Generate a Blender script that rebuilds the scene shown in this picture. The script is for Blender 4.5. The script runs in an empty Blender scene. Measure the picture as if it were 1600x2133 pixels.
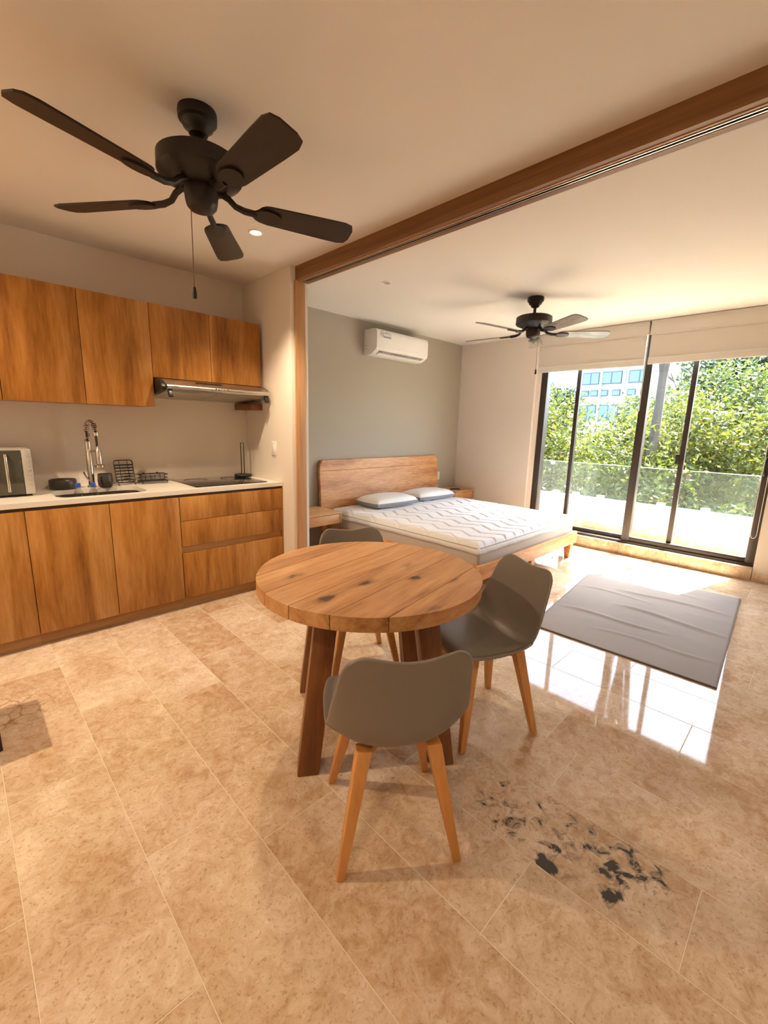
import bpy, bmesh, math, random
from mathutils import Vector, Matrix, noise as mnoise
R3 = random.Random(7)
PI = math.pi
scene = bpy.context.scene
COL = scene.collection

# ------------------------------------------------------------------ camera
cam_d = bpy.data.cameras.new('camera')
cam = bpy.data.objects.new('camera', cam_d)
COL.objects.link(cam)
cam_d.sensor_fit = 'VERTICAL'
cam_d.sensor_height = 36.0
cam_d.lens = 902.27 / 2133 * 36.0
cam_d.clip_start = 0.02
cam_d.clip_end = 400
cam.matrix_world = (Matrix.Translation((0, 0, 1.3833)) @ Matrix.Rotation(-0.78325, 4, 'Z')
                    @ Matrix.Rotation(1.37611, 4, 'X') @ Matrix.Rotation(0.02636, 4, 'Z'))
scene.camera = cam

# ------------------------------------------------------------------ sky, sun, exposure
SUN_TO = Vector((1.017, -0.270, 1.95)).normalized()
world = bpy.data.worlds.new('sky_world')
scene.world = world
world.use_nodes = True
wn = world.node_tree
for n in list(wn.nodes):
    wn.nodes.remove(n)
w_out = wn.nodes.new('ShaderNodeOutputWorld')
w_bg = wn.nodes.new('ShaderNodeBackground')
w_sky = wn.nodes.new('ShaderNodeTexSky')
w_sky.sky_type = 'NISHITA'
w_sky.sun_disc = False
w_sky.sun_elevation = math.asin(SUN_TO.z)
w_sky.sun_rotation = math.atan2(SUN_TO.x, SUN_TO.y)
w_sky.dust_density = 3.0
w_sky.ozone_density = 0.6
w_bg.inputs['Strength'].default_value = 1.05
wn.links.new(w_sky.outputs[0], w_bg.inputs['Color'])
wn.links.new(w_bg.outputs[0], w_out.inputs['Surface'])

sun_d = bpy.data.lights.new('sun', 'SUN')
sun_d.energy = 24.0
sun_d.angle = math.radians(0.55)
sun_d.color = (1.0, 0.95, 0.87)
sun = bpy.data.objects.new('sun', sun_d)
COL.objects.link(sun)
sun.rotation_euler = (-SUN_TO).to_track_quat('-Z', 'Y').to_euler()
sun.location = (20, -6, 30)

vs = scene.view_settings
vs.view_transform = 'Standard'
vs.look = 'None'
vs.exposure = 1.38
vs.gamma = 1.0
vs.use_curve_mapping = False

# ------------------------------------------------------------------ materials
MATS = {}

def srgb(r, g, b):
    f = lambda c: (c / 255) / 12.92 if c / 255 <= 0.04045 else ((c / 255 + 0.055) / 1.055) ** 2.4
    return (f(r), f(g), f(b), 1.0)

def new_mat(name):
    m = bpy.data.materials.new(name)
    m.use_nodes = True
    nt = m.node_tree
    b = nt.nodes['Principled BSDF']
    MATS[name] = m
    return m, nt, b

def N(nt, kind, **kw):
    n = nt.nodes.new(kind)
    for k, v in kw.items():
        if k.startswith('i_'):
            n.inputs[k[2:].replace('_', ' ')].default_value = v
        else:
            setattr(n, k, v)
    return n

def plain(name, col, rough=0.5, metal=0.0, bump=0.0, bscale=200, var=0.0, coat=0.0, spec=0.5):
    m, nt, b = new_mat(name)
    b.inputs['Base Color'].default_value = col
    b.inputs['Roughness'].default_value = rough
    b.inputs['Metallic'].default_value = metal
    b.inputs['Coat Weight'].default_value = coat
    b.inputs['Specular IOR Level'].default_value = spec
    tc = N(nt, 'ShaderNodeTexCoord')
    if var:
        nz = N(nt, 'ShaderNodeTexNoise', i_Scale=3.0, i_Detail=5.0)
        nt.links.new(tc.outputs['Object'], nz.inputs['Vector'])
        mx = N(nt, 'ShaderNodeMix', data_type='RGBA')
        mx.inputs[6].default_value = tuple(c * (1 - var) for c in col[:3]) + (1,)
        mx.inputs[7].default_value = tuple(min(1, c * (1 + var)) for c in col[:3]) + (1,)
        nt.links.new(nz.outputs['Fac'], mx.inputs[0])
        nt.links.new(mx.outputs[2], b.inputs['Base Color'])
    if bump:
        nz = N(nt, 'ShaderNodeTexNoise', i_Scale=bscale, i_Detail=3.0)
        nt.links.new(tc.outputs['Object'], nz.inputs['Vector'])
        bp = N(nt, 'ShaderNodeBump', i_Strength=bump, i_Distance=0.002)
        nt.links.new(nz.outputs['Fac'], bp.inputs['Height'])
        nt.links.new(bp.outputs[0], b.inputs['Normal'])
    return m

def ramp(nt, stops, interp='LINEAR'):
    r = N(nt, 'ShaderNodeValToRGB')
    cr = r.color_ramp
    cr.interpolation = interp
    while len(cr.elements) > 1:
        cr.elements.remove(cr.elements[-1])
    cr.elements[0].position = stops[0][0]
    cr.elements[0].color = stops[0][1]
    for p, c in stops[1:]:
        e = cr.elements.new(p)
        e.color = c
    return r

def wood(name, dark, mid, light, axis='z', band=9.0, stretch=0.09, rough=0.42, knots=0.0, fine=60.0, bump=0.15, fw=0.38, lohi=(0.30, 0.68)):
    """streaky wood; grain runs along the given object axis"""
    m, nt, b = new_mat(name)
    tc = N(nt, 'ShaderNodeTexCoord')
    oi = N(nt, 'ShaderNodeObjectInfo')
    ml = N(nt, 'ShaderNodeVectorMath', operation='MULTIPLY_ADD')
    ml.inputs[1].default_value = (1, 1, 1)
    sc = N(nt, 'ShaderNodeVectorMath', operation='SCALE')
    sc.inputs[0].default_value = (17.0, 23.0, 31.0)
    nt.links.new(oi.outputs['Random'], sc.inputs['Scale'])
    nt.links.new(tc.outputs['Object'], ml.inputs[0])
    nt.links.new(sc.outputs[0], ml.inputs[2])
    s = [1.0, 1.0, 1.0]
    s['xyz'.index(axis)] = stretch
    mp = N(nt, 'ShaderNodeMapping')
    mp.inputs['Scale'].default_value = s
    nt.links.new(ml.outputs[0], mp.inputs['Vector'])
    n1 = N(nt, 'ShaderNodeTexNoise', i_Scale=band, i_Detail=4.0, i_Roughness=0.55, i_Distortion=0.6)
    n2 = N(nt, 'ShaderNodeTexNoise', i_Scale=fine, i_Detail=4.0, i_Roughness=0.6, i_Distortion=0.3)
    nt.links.new(mp.outputs[0], n1.inputs['Vector'])
    nt.links.new(mp.outputs[0], n2.inputs['Vector'])
    mm = N(nt, 'ShaderNodeMath', operation='MULTIPLY_ADD')
    mm.inputs[1].default_value = fw
    nt.links.new(n2.outputs['Fac'], mm.inputs[0])
    m2 = N(nt, 'ShaderNodeMath', operation='MULTIPLY')
    m2.inputs[1].default_value = 1 - fw
    nt.links.new(n1.outputs['Fac'], m2.inputs[0])
    nt.links.new(m2.outputs[0], mm.inputs[2])
    rp = ramp(nt, [(lohi[0], dark), (0.5 * lohi[0] + 0.5 * lohi[1] - 0.01, mid), (lohi[1], light)])
    nt.links.new(mm.outputs[0], rp.inputs[0])
    col = rp.outputs[0]
    if knots:
        s2 = [1.0, 1.0, 1.0]
        s2['xyz'.index(axis)] = 0.45
        mk = N(nt, 'ShaderNodeMapping')
        mk.inputs['Scale'].default_value = s2
        nt.links.new(ml.outputs[0], mk.inputs['Vector'])
        nd = N(nt, 'ShaderNodeTexNoise', i_Scale=25.0, i_Detail=3.0)
        nt.links.new(mk.outputs[0], nd.inputs['Vector'])
        ad = N(nt, 'ShaderNodeVectorMath', operation='MULTIPLY_ADD')
        ad.inputs[1].default_value = (0.05, 0.05, 0.05)
        nt.links.new(nd.outputs['Color'], ad.inputs[0])
        nt.links.new(mk.outputs[0], ad.inputs[2])
        vo = N(nt, 'ShaderNodeTexVoronoi', i_Scale=knots, feature='F1')
        nt.links.new(ad.outputs[0], vo.inputs['Vector'])
        kr = ramp(nt, [(0.0, (1, 1, 1, 1)), (0.075, (1, 1, 1, 1)), (0.15, (0.25, 0.25, 0.25, 1)), (0.24, (0, 0, 0, 1))])
        nt.links.new(vo.outputs['Distance'], kr.inputs[0])
        # only some cells carry a knot
        wn_ = N(nt, 'ShaderNodeSeparateColor')
        nt.links.new(vo.outputs['Color'], wn_.inputs[0])
        gt = N(nt, 'ShaderNodeMath', operation='GREATER_THAN')
        gt.inputs[1].default_value = 0.45
        nt.links.new(wn_.outputs[0], gt.inputs[0])
        kk = N(nt, 'ShaderNodeMath', operation='MULTIPLY')
        nt.links.new(kr.outputs[0], kk.inputs[0])
        nt.links.new(gt.outputs[0], kk.inputs[1])
        mx = N(nt, 'ShaderNodeMix', data_type='RGBA')
        mx.inputs[7].default_value = tuple(c * 0.35 for c in dark[:3]) + (1,)
        nt.links.new(kk.outputs[0], mx.inputs[0])
        nt.links.new(col, mx.inputs[6])
        col = mx.outputs[2]
    nt.links.new(col, b.inputs['Base Color'])
    b.inputs['Roughness'].default_value = rough
    if bump:
        bp = N(nt, 'ShaderNodeBump', i_Strength=bump, i_Distance=0.001)
        nt.links.new(n2.outputs['Fac'], bp.inputs['Height'])
        nt.links.new(bp.outputs[0], b.inputs['Normal'])
    return m

def travertine(name, rough=0.04, stain=None, cracks=False, tint=1.0):
    """polished travertine; every tile gets its own patch of stone"""
    m, nt, b = new_mat(name)
    L = nt.links.new
    tc = N(nt, 'ShaderNodeTexCoord')
    oi = N(nt, 'ShaderNodeObjectInfo')
    sc = N(nt, 'ShaderNodeVectorMath', operation='SCALE')
    sc.inputs[0].default_value = (37.0, 53.0, 29.0)
    L(oi.outputs['Random'], sc.inputs['Scale'])
    ad = N(nt, 'ShaderNodeVectorMath', operation='ADD')
    L(tc.outputs['Object'], ad.inputs[0])
    L(sc.outputs[0], ad.inputs[1])
    big = N(nt, 'ShaderNodeTexNoise', i_Scale=2.6, i_Detail=6.0, i_Roughness=0.62, i_Distortion=0.5)
    mid = N(nt, 'ShaderNodeTexNoise', i_Scale=18.0, i_Detail=8.0, i_Roughness=0.72, i_Distortion=0.9)
    fin = N(nt, 'ShaderNodeTexNoise', i_Scale=95.0, i_Detail=5.0, i_Roughness=0.7, i_Distortion=0.4)
    for n_ in (big, mid, fin):
        L(ad.outputs[0], n_.inputs['Vector'])
    r1 = ramp(nt, [(0.34, (0.42, 0.25, 0.13, 1)), (0.45, (0.55, 0.385, 0.245, 1)), (0.54, (0.65, 0.495, 0.35, 1)), (0.66, (0.78, 0.65, 0.50, 1))])
    mixv = N(nt, 'ShaderNodeMath', operation='MULTIPLY_ADD')
    mixv.inputs[1].default_value = 0.55
    L(mid.outputs['Fac'], mixv.inputs[0])
    h = N(nt, 'ShaderNodeMath', operation='MULTIPLY_ADD')
    h.inputs[1].default_value = 0.45
    h.inputs[2].default_value = 0.0
    L(big.outputs['Fac'], h.inputs[0])
    L(h.outputs[0], mixv.inputs[2])
    # per-tile tone
    tone = N(nt, 'ShaderNodeMath', operation='MULTIPLY_ADD')
    tone.inputs[1].default_value = 0.09
    tone.inputs[2].default_value = -0.045
    L(oi.outputs['Random'], tone.inputs[0])
    sm = N(nt, 'ShaderNodeMath', operation='ADD')
    L(mixv.outputs[0], sm.inputs[0])
    L(tone.outputs[0], sm.inputs[1])
    L(sm.outputs[0], r1.inputs[0])
    col = r1.outputs[0]
    # fine brown pits
    pr = ramp(nt, [(0.36, (1, 1, 1, 1)), (0.45, (0, 0, 0, 1))])
    L(fin.outputs['Fac'], pr.inputs[0])
    pm = N(nt, 'ShaderNodeMath', operation='MULTIPLY')
    pm.inputs[1].default_value = 0.45
    L(pr.outputs[0], pm.inputs[0])
    mx = N(nt, 'ShaderNodeMix', data_type='RGBA')
    mx.inputs[7].default_value = (0.24, 0.125, 0.055, 1)
    L(pm.outputs[0], mx.inputs[0])
    L(col, mx.inputs[6])
    col = mx.outputs[2]
    # pale shell flecks
    vf = N(nt, 'ShaderNodeTexVoronoi', i_Scale=7.0)
    L(ad.outputs[0], vf.inputs['Vector'])
    fr = ramp(nt, [(0.05, (1, 1, 1, 1)), (0.09, (0, 0, 0, 1))])
    L(vf.outputs['Distance'], fr.inputs[0])
    fm = N(nt, 'ShaderNodeMath', operation='MULTIPLY')
    fm.inputs[1].default_value = 0.3
    L(fr.outputs[0], fm.inputs[0])
    mx = N(nt, 'ShaderNodeMix', data_type='RGBA')
    mx.inputs[7].default_value = (0.76, 0.62, 0.46, 1)
    L(fm.outputs[0], mx.inputs[0])
    L(col, mx.inputs[6])
    col = mx.outputs[2]
    if cracks:
        nz = N(nt, 'ShaderNodeTexNoise', i_Scale=9.0, i_Detail=3.0)
        L(tc.outputs['Object'], nz.inputs['Vector'])
        av = N(nt, 'ShaderNodeVectorMath', operation='MULTIPLY_ADD')
        av.inputs[1].default_value = (0.10, 0.10, 0.0)
        L(nz.outputs['Color'], av.inputs[0])
        L(tc.outputs['Object'], av.inputs[2])
        vo = N(nt, 'ShaderNodeTexVoronoi', i_Scale=12.0, feature='DISTANCE_TO_EDGE')
        L(av.outputs[0], vo.inputs['Vector'])
        cr = ramp(nt, [(0.0, (1, 1, 1, 1)), (0.05, (0, 0, 0, 1))])
        L(vo.outputs['Distance'], cr.inputs[0])
        di = N(nt, 'ShaderNodeVectorMath', operation='DISTANCE')
        di.inputs[1].default_value = cracks
        L(tc.outputs['Object'], di.inputs[0])
        dr = ramp(nt, [(0.10, (1, 1, 1, 1)), (0.24, (0, 0, 0, 1))])
        L(di.outputs['Value'], dr.inputs[0])
        mm = N(nt, 'ShaderNodeMath', operation='MULTIPLY')
        L(cr.outputs[0], mm.inputs[0])
        L(dr.outputs[0], mm.inputs[1])
        m8 = N(nt, 'ShaderNodeMath', operation='MULTIPLY')
        m8.inputs[1].default_value = 0.75
        L(mm.outputs[0], m8.inputs[0])
        mx = N(nt, 'ShaderNodeMix', data_type='RGBA')
        mx.inputs[7].default_value = (0.30, 0.15, 0.05, 1)
        L(m8.outputs[0], mx.inputs[0])
        L(col, mx.inputs[6])
        col = mx.outputs[2]
    if stain:
        # charcoal mineral holes clustered near given points of this slab
        nz = N(nt, 'ShaderNodeTexNoise', i_Scale=22.0, i_Detail=6.0, i_Roughness=0.62, i_Distortion=0.7)
        L(tc.outputs['Object'], nz.inputs['Vector'])
        total = None
        for (px, py, rad, w) in stain:
            di = N(nt, 'ShaderNodeVectorMath', operation='DISTANCE')
            di.inputs[1].default_value = (px, py, 0)
            L(tc.outputs['Object'], di.inputs[0])
            mr = N(nt, 'ShaderNodeMapRange')
            mr.inputs['From Min'].default_value = 0.0
            mr.inputs['From Max'].default_value = rad
            mr.inputs['To Min'].default_value = w
            mr.inputs['To Max'].default_value = 0.0
            L(di.outputs['Value'], mr.inputs['Value'])
            if total is None:
                total = mr.outputs[0]
            else:
                a_ = N(nt, 'ShaderNodeMath', operation='MAXIMUM')
                L(total, a_.inputs[0])
                L(mr.outputs[0], a_.inputs[1])
                total = a_.outputs[0]
        su = N(nt, 'ShaderNodeMath', operation='ADD')
        L(nz.outputs['Fac'], su.inputs[0])
        L(total, su.inputs[1])
        s2 = ramp(nt, [(0.62, (0, 0, 0, 1)), (0.66, (0.75, 0.75, 0.75, 1))])
        L(su.outputs[0], s2.inputs[0])
        mx = N(nt, 'ShaderNodeMix', data_type='RGBA')
        mx.inputs[7].default_value = (0.27, 0.195, 0.135, 1)
        L(s2.outputs[0], mx.inputs[0])
        L(col, mx.inputs[6])
        col = mx.outputs[2]
        st = ramp(nt, [(0.70, (0, 0, 0, 1)), (0.735, (1, 1, 1, 1))])
        L(su.outputs[0], st.inputs[0])
        mx = N(nt, 'ShaderNodeMix', data_type='RGBA')
        mx.inputs[7].default_value = (0.05, 0.042, 0.036, 1)
        L(st.outputs[0], mx.inputs[0])
        L(col, mx.inputs[6])
        col = mx.outputs[2]
    L(col, b.inputs['Base Color'])
    rr = N(nt, 'ShaderNodeMapRange')
    rr.inputs['To Min'].default_value = rough * 0.5
    rr.inputs['To Max'].default_value = rough * 1.7
    L(mid.outputs['Fac'], rr.inputs['Value'])
    L(rr.outputs[0], b.inputs['Roughness'])
    b.inputs['Specular IOR Level'].default_value = 0.28
    bp = N(nt, 'ShaderNodeBump', i_Strength=0.03, i_Distance=0.002)
    L(big.outputs['Fac'], bp.inputs['Height'])
    L(bp.outputs[0], b.inputs['Normal'])
    return m

def glass(name, tint=(0.93, 0.96, 0.95, 1), ior=1.45, rough=0.0, haze=0.0):
    m = bpy.data.materials.new(name)
    m.use_nodes = True
    nt = m.node_tree
    for n in list(nt.nodes):
        nt.nodes.remove(n)
    o = N(nt, 'ShaderNodeOutputMaterial')
    t = N(nt, 'ShaderNodeBsdfTransparent')
    t.inputs[0].default_value = tint
    g = N(nt, 'ShaderNodeBsdfGlossy')
    g.inputs['Roughness'].default_value = rough
    f = N(nt, 'ShaderNodeFresnel')
    f.inputs[0].default_value = ior
    mx = N(nt, 'ShaderNodeMixShader')
    gm = N(nt, 'ShaderNodeNewGeometry')
    inv = N(nt, 'ShaderNodeMath', operation='SUBTRACT')
    inv.inputs[0].default_value = 1.0
    nt.links.new(gm.outputs['Backfacing'], inv.inputs[1])
    ff = N(nt, 'ShaderNodeMath', operation='MULTIPLY')
    nt.links.new(f.outputs[0], ff.inputs[0])
    nt.links.new(inv.outputs[0], ff.inputs[1])
    nt.links.new(ff.outputs[0], mx.inputs[0])
    nt.links.new(t.outputs[0], mx.inputs[1])
    nt.links.new(g.outputs[0], mx.inputs[2])
    last = mx.outputs[0]
    if haze:      # pale haze and reflection put into the pane as diffuse colour
        df = N(nt, 'ShaderNodeBsdfDiffuse')
        df.inputs[0].default_value = (0.7, 0.75, 0.72, 1)
        m2 = N(nt, 'ShaderNodeMixShader')
        m2.inputs[0].default_value = haze
        nt.links.new(last, m2.inputs[1])
        nt.links.new(df.outputs[0], m2.inputs[2])
        last = m2.outputs[0]
    nt.links.new(last, o.inputs[0])
    MATS[name] = m
    return m

def emit(name, col, s):
    m, nt, b = new_mat(name)
    b.inputs['Base Color'].default_value = col
    b.inputs['Emission Color'].default_value = col
    b.inputs['Emission Strength'].default_value = s
    return m

def leafmat(name, stops, trans=0.35):
    m = bpy.data.materials.new(name)
    m.use_nodes = True
    nt = m.node_tree
    for n in list(nt.nodes):
        nt.nodes.remove(n)
    o = N(nt, 'ShaderNodeOutputMaterial')
    ge = N(nt, 'ShaderNodeNewGeometry')
    rp = ramp(nt, stops)
    nt.links.new(ge.outputs['Random Per Island'], rp.inputs[0])
    d = N(nt, 'ShaderNodeBsdfPrincipled')
    d.inputs['Roughness'].default_value = 0.45
    t = N(nt, 'ShaderNodeBsdfTranslucent')
    mx = N(nt, 'ShaderNodeMixShader')
    mx.inputs[0].default_value = trans
    nt.links.new(rp.outputs[0], d.inputs['Base Color'])
    nt.links.new(rp.outputs[0], t.inputs['Color'])
    nt.links.new(d.outputs[0], mx.inputs[1])
    nt.links.new(t.outputs[0], mx.inputs[2])
    nt.links.new(mx.outputs[0], o.inputs[0])
    MATS[name] = m
    return m

M_WALL = plain('wall_paint', (0.80, 0.72, 0.635, 1), 0.75, bump=0.06, bscale=120)
M_CEIL = plain('ceiling_paint', (0.83, 0.79, 0.735, 1), 0.8, bump=0.05, bscale=90)
M_GREY = plain('grey_wall_paint', (0.43, 0.385, 0.31, 1), 0.75, bump=0.06, bscale=120)
M_GROUT = plain('pale_grout', (0.74, 0.63, 0.48, 1), 0.7)
M_TRAV = travertine('travertine')
M_TRAV_SILL = travertine('travertine_honed', 0.22)
M_CAB = wood('laminate_wood', (0.20, 0.066, 0.007, 1), (0.39, 0.158, 0.025, 1), (0.56, 0.275, 0.08, 1), 'z', 6.5, 0.11, 0.38, bump=0.04, fw=0.27, lohi=(0.345, 0.645))
M_CABX = wood('laminate_wood_plinth', (0.28, 0.12, 0.03, 1), (0.40, 0.19, 0.055, 1), (0.50, 0.26, 0.09, 1), 'x', 14.0, 0.05, 0.45, bump=0.04)
M_CHANNEL = plain('dark_channel', (0.10, 0.045, 0.018, 1), 0.5, var=0.2)
M_BEAM = wood('beam_wood', (0.15, 0.06, 0.017, 1), (0.22, 0.095, 0.03, 1), (0.28, 0.13, 0.045, 1), 'y', 22.0, 0.03, 0.45, bump=0.04)
M_JAMB = wood('jamb_wood', (0.36, 0.17, 0.065, 1), (0.52, 0.28, 0.125, 1), (0.62, 0.36, 0.18, 1), 'z', 22.0, 0.05, 0.45, bump=0.05)
M_TABLE = wood('rustic_table_wood', (0.22, 0.08, 0.02, 1), (0.50, 0.24, 0.085, 1), (0.66, 0.37, 0.165, 1), 'x', 10.0, 0.11, 0.36, knots=7.0, bump=0.12)
M_TLEG = wood('table_leg_wood', (0.13, 0.042, 0.010, 1), (0.21, 0.075, 0.020, 1), (0.28, 0.115, 0.035, 1), 'z', 16.0, 0.08, 0.4)
M_BED = wood('bed_wood', (0.36, 0.12, 0.03, 1), (0.60, 0.265, 0.09, 1), (0.76, 0.41, 0.18, 1), 'x', 6.0, 0.14, 0.42, knots=3.2, lohi=(0.36, 0.63))
M_NIGHT = wood('nightstand_wood', (0.48, 0.22, 0.08, 1), (0.64, 0.34, 0.14, 1), (0.74, 0.44, 0.21, 1), 'x', 12.0, 0.1, 0.45)
M_CLEG = wood('beech_leg_wood', (0.52, 0.22, 0.055, 1), (0.62, 0.285, 0.085, 1), (0.70, 0.35, 0.12, 1), 'z', 14.0, 0.06, 0.4, bump=0.04)
M_SHELL = plain('grey_shell_plastic', (0.205, 0.175, 0.148, 1), 0.42, bump=0.02, bscale=300)
M_PAD = plain('grey_seat_pad', (0.20, 0.172, 0.148, 1), 0.5, bump=0.05, bscale=260)
M_COUNTER = plain('cream_quartz', (0.80, 0.74, 0.66, 1), 0.28, var=0.03)
M_STEEL = plain('brushed_steel', (0.55, 0.52, 0.48, 1), 0.32, metal=1.0, bump=0.03, bscale=400)
M_STEEL2 = plain('satin_steel', (0.66, 0.62, 0.57, 1), 0.24, metal=1.0)
M_FILTER = plain('grey_filter_mesh', (0.42, 0.38, 0.32, 1), 0.4, metal=0.35, bump=0.1, bscale=300)
M_SINK = plain('dark_steel', (0.23, 0.20, 0.17, 1), 0.35, metal=1.0)
M_BLACK = plain('black_plastic', (0.014, 0.012, 0.011, 1), 0.4)
M_WIRE = plain('black_wire', (0.012, 0.010, 0.009, 1), 0.45)
M_HOB = plain('black_glass', (0.010, 0.010, 0.011, 1), 0.05, coat=0.5)
M_FAN = plain('dark_bronze_metal', (0.010, 0.007, 0.0055, 1), 0.45)
M_FANBLADE = wood('dark_fan_blade', (0.010, 0.006, 0.004, 1), (0.018, 0.011, 0.008, 1), (0.030, 0.019, 0.013, 1), 'x', 18, 0.06, 0.4, bump=0.03)
M_FANBLADE_LIT = wood('floorlit_fan_blade', (0.085, 0.07, 0.06, 1), (0.24, 0.215, 0.19, 1), (0.32, 0.29, 0.265, 1), 'x', 14, 0.16, 0.22, bump=0.03)  # paler than the other fan: bright floor's reflection put into the blade colour
M_FRAME = plain('dark_aluminium', (0.035, 0.024, 0.018, 1), 0.42)
M_GLASS = glass('window_glass')
M_RAILGLASS = glass('railing_glass', (0.86, 0.93, 0.90, 1), 1.5, 0.0, 0.03)
M_GEDGE = plain('glass_edge_green', (0.55, 0.66, 0.60, 1), 0.2)
M_WHITE = plain('white_plastic', (0.84, 0.81, 0.77, 1), 0.35)
M_ACDARK = plain('vent_grey', (0.40, 0.37, 0.35, 1), 0.5)
M_BLIND = plain('cream_blind_fabric', (0.70, 0.645, 0.575, 1), 0.8, bump=0.08, bscale=500)
M_BLINDBAR = plain('cream_blind_bar', (0.74, 0.69, 0.62, 1), 0.5)
M_MATTRESS = plain('beige_mattress_cover', (0.50, 0.435, 0.385, 1), 0.75, bump=0.1, bscale=40)
M_TOPPER = plain('white_quilt', (0.80, 0.80, 0.82, 1), 0.8, bump=0.08, bscale=180)
M_PILLOW = plain('white_pillow', (0.82, 0.79, 0.75, 1), 0.8, bump=0.08, bscale=60)
M_GUSSET = plain('grey_gusset', (0.25, 0.24, 0.245, 1), 0.8)
M_RUG = plain('grey_rug', (0.335, 0.295, 0.27, 1), 0.95, bump=0.25, bscale=350, var=0.08, spec=0.15)
M_RUGEDGE = plain('dark_rug_edge', (0.10, 0.08, 0.075, 1), 0.9)
M_STUCCO = plain('white_stucco', (0.80, 0.78, 0.74, 1), 0.85, bump=0.1, bscale=60)
M_CERAMIC = plain('dark_ceramic', (0.06, 0.05, 0.042, 1), 0.35)
M_BLUECAP = plain('blue_cap', (0.02, 0.07, 0.42, 1), 0.4)
M_PET = glass('clear_bottle', (0.80, 0.80, 0.80, 1), 1.4, 0.05)
M_MICRO = plain('silver_plastic', (0.50, 0.47, 0.43, 1), 0.35, metal=0.3)
M_MDOOR = plain('microwave_glass', (0.07, 0.065, 0.045, 1), 0.10)
M_MIRROR = plain('chrome', (0.75, 0.72, 0.68, 1), 0.12, metal=1.0)
M_LAMP = emit('lamp_glow', (1.0, 0.80, 0.52, 1), 9.0)
M_LAMPOFF = plain('lamp_off', (0.45, 0.42, 0.40, 1), 0.3)
M_STICK = plain('sticker_grey', (0.36, 0.36, 0.35, 1), 0.5)
M_STICKD = plain('sticker_dark', (0.16, 0.16, 0.16, 1), 0.5)
M_STICKW = plain('sticker_white', (0.72, 0.71, 0.69, 1), 0.5)
M_DARKWOOD = wood('dark_stool_wood', (0.020, 0.006, 0.004, 1), (0.035, 0.012, 0.007, 1), (0.05, 0.018, 0.010, 1), 'z', 20, 0.08, 0.45)
M_CHAIN = plain('chain_metal', (0.20, 0.14, 0.09, 1), 0.4, metal=0.8)
M_CORD = plain('cream_cord', (0.66, 0.58, 0.42, 1), 0.5)
M_BARK = plain('grey_bark', (0.09, 0.072, 0.055, 1), 0.9, bump=0.6, bscale=25, var=0.3)
M_GROUND = plain('pale_dust_ground', (0.24, 0.22, 0.185, 1), 0.95, var=0.15)
M_BUILD = plain('white_render', (0.34, 0.345, 0.35, 1), 0.8)
M_BGLASS = plain('blue_window_glass', (0.10, 0.20, 0.30, 1), 0.08)
M_BFRAME = plain('blue_grey_frame', (0.05, 0.08, 0.11, 1), 0.5)
M_LEAF_A = leafmat('leaf_bright', [(0.0, (0.0484, 0.0723, 0.0088, 1)), (0.5, (0.1072, 0.1300, 0.0158, 1)), (1.0, (0.2038, 0.1782, 0.0309, 1))])
M_LEAF_B = leafmat('leaf_mid', [(0.0, (0.0376, 0.0626, 0.0123, 1)), (0.5, (0.0805, 0.1108, 0.0221, 1)), (1.0, (0.1502, 0.1540, 0.0352, 1))])
M_LEAF_C = leafmat('leaf_dark', [(0.0, (0.0193, 0.0385, 0.0141, 1)), (0.6, (0.0429, 0.0723, 0.0264, 1)), (1.0, (0.0965, 0.1251, 0.0440, 1))])
M_LEAF_Y = leafmat('leaf_yellowish', [(0.0, (0.0751, 0.0819, 0.0106, 1)), (0.5, (0.1609, 0.1444, 0.0221, 1)), (1.0, (0.3217, 0.2117, 0.0440, 1))])

# ------------------------------------------------------------------ mesh helpers
def finish(bm, name, mat, parent=None, smooth=False, loc=None, bevel=0.0, bseg=2):
    bmesh.ops.recalc_face_normals(bm, faces=bm.faces[:])
    if bevel:
        bmesh.ops.bevel(bm, geom=[e for e in bm.edges if e.calc_face_angle(0) > 0.6], offset=bevel, segments=bseg,
                        profile=0.5, affect='EDGES', clamp_overlap=True)
    me = bpy.data.meshes.new(name)
    bm.to_mesh(me)
    bm.free()
    me.materials.append(mat)
    if smooth:
        for p in me.polygons:
            p.use_smooth = True
        try:
            me.set_sharp_from_angle(angle=math.radians(38))
        except Exception:
            pass
    o = bpy.data.objects.new(name, me)
    COL.objects.link(o)
    if parent is not None:
        o.parent = parent
    if loc is not None:
        o.location = loc
    return o

def recenter(o):
    """put the object origin at its bounding-box centre (mesh data in object space)"""
    me = o.data
    lo = [min(v.co[i] for v in me.vertices) for i in range(3)]
    hi = [max(v.co[i] for v in me.vertices) for i in range(3)]
    c = Vector([(a + b) / 2 for a, b in zip(lo, hi)])
    me.transform(Matrix.Translation(-c))
    o.location = Vector(o.location) + c
    return o

def add_box(bm, x0, x1, y0, y1, z0, z1):
    vs_ = [bm.verts.new((x, y, z)) for z in (z0, z1) for y in (y0, y1) for x in (x0, x1)]
    for f in ((0, 2, 3, 1), (4, 5, 7, 6), (0, 1, 5, 4), (2, 6, 7, 3), (0, 4, 6, 2), (1, 3, 7, 5)):
        bm.faces.new([vs_[i] for i in f])

def box(name, x0, x1, y0, y1, z0, z1, mat, parent=None, bevel=0.0, smooth=False):
    bm = bmesh.new()
    add_box(bm, x0, x1, y0, y1, z0, z1)
    o = finish(bm, name, mat, parent, smooth=smooth or bevel > 0, bevel=bevel)
    return recenter(o)

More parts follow.
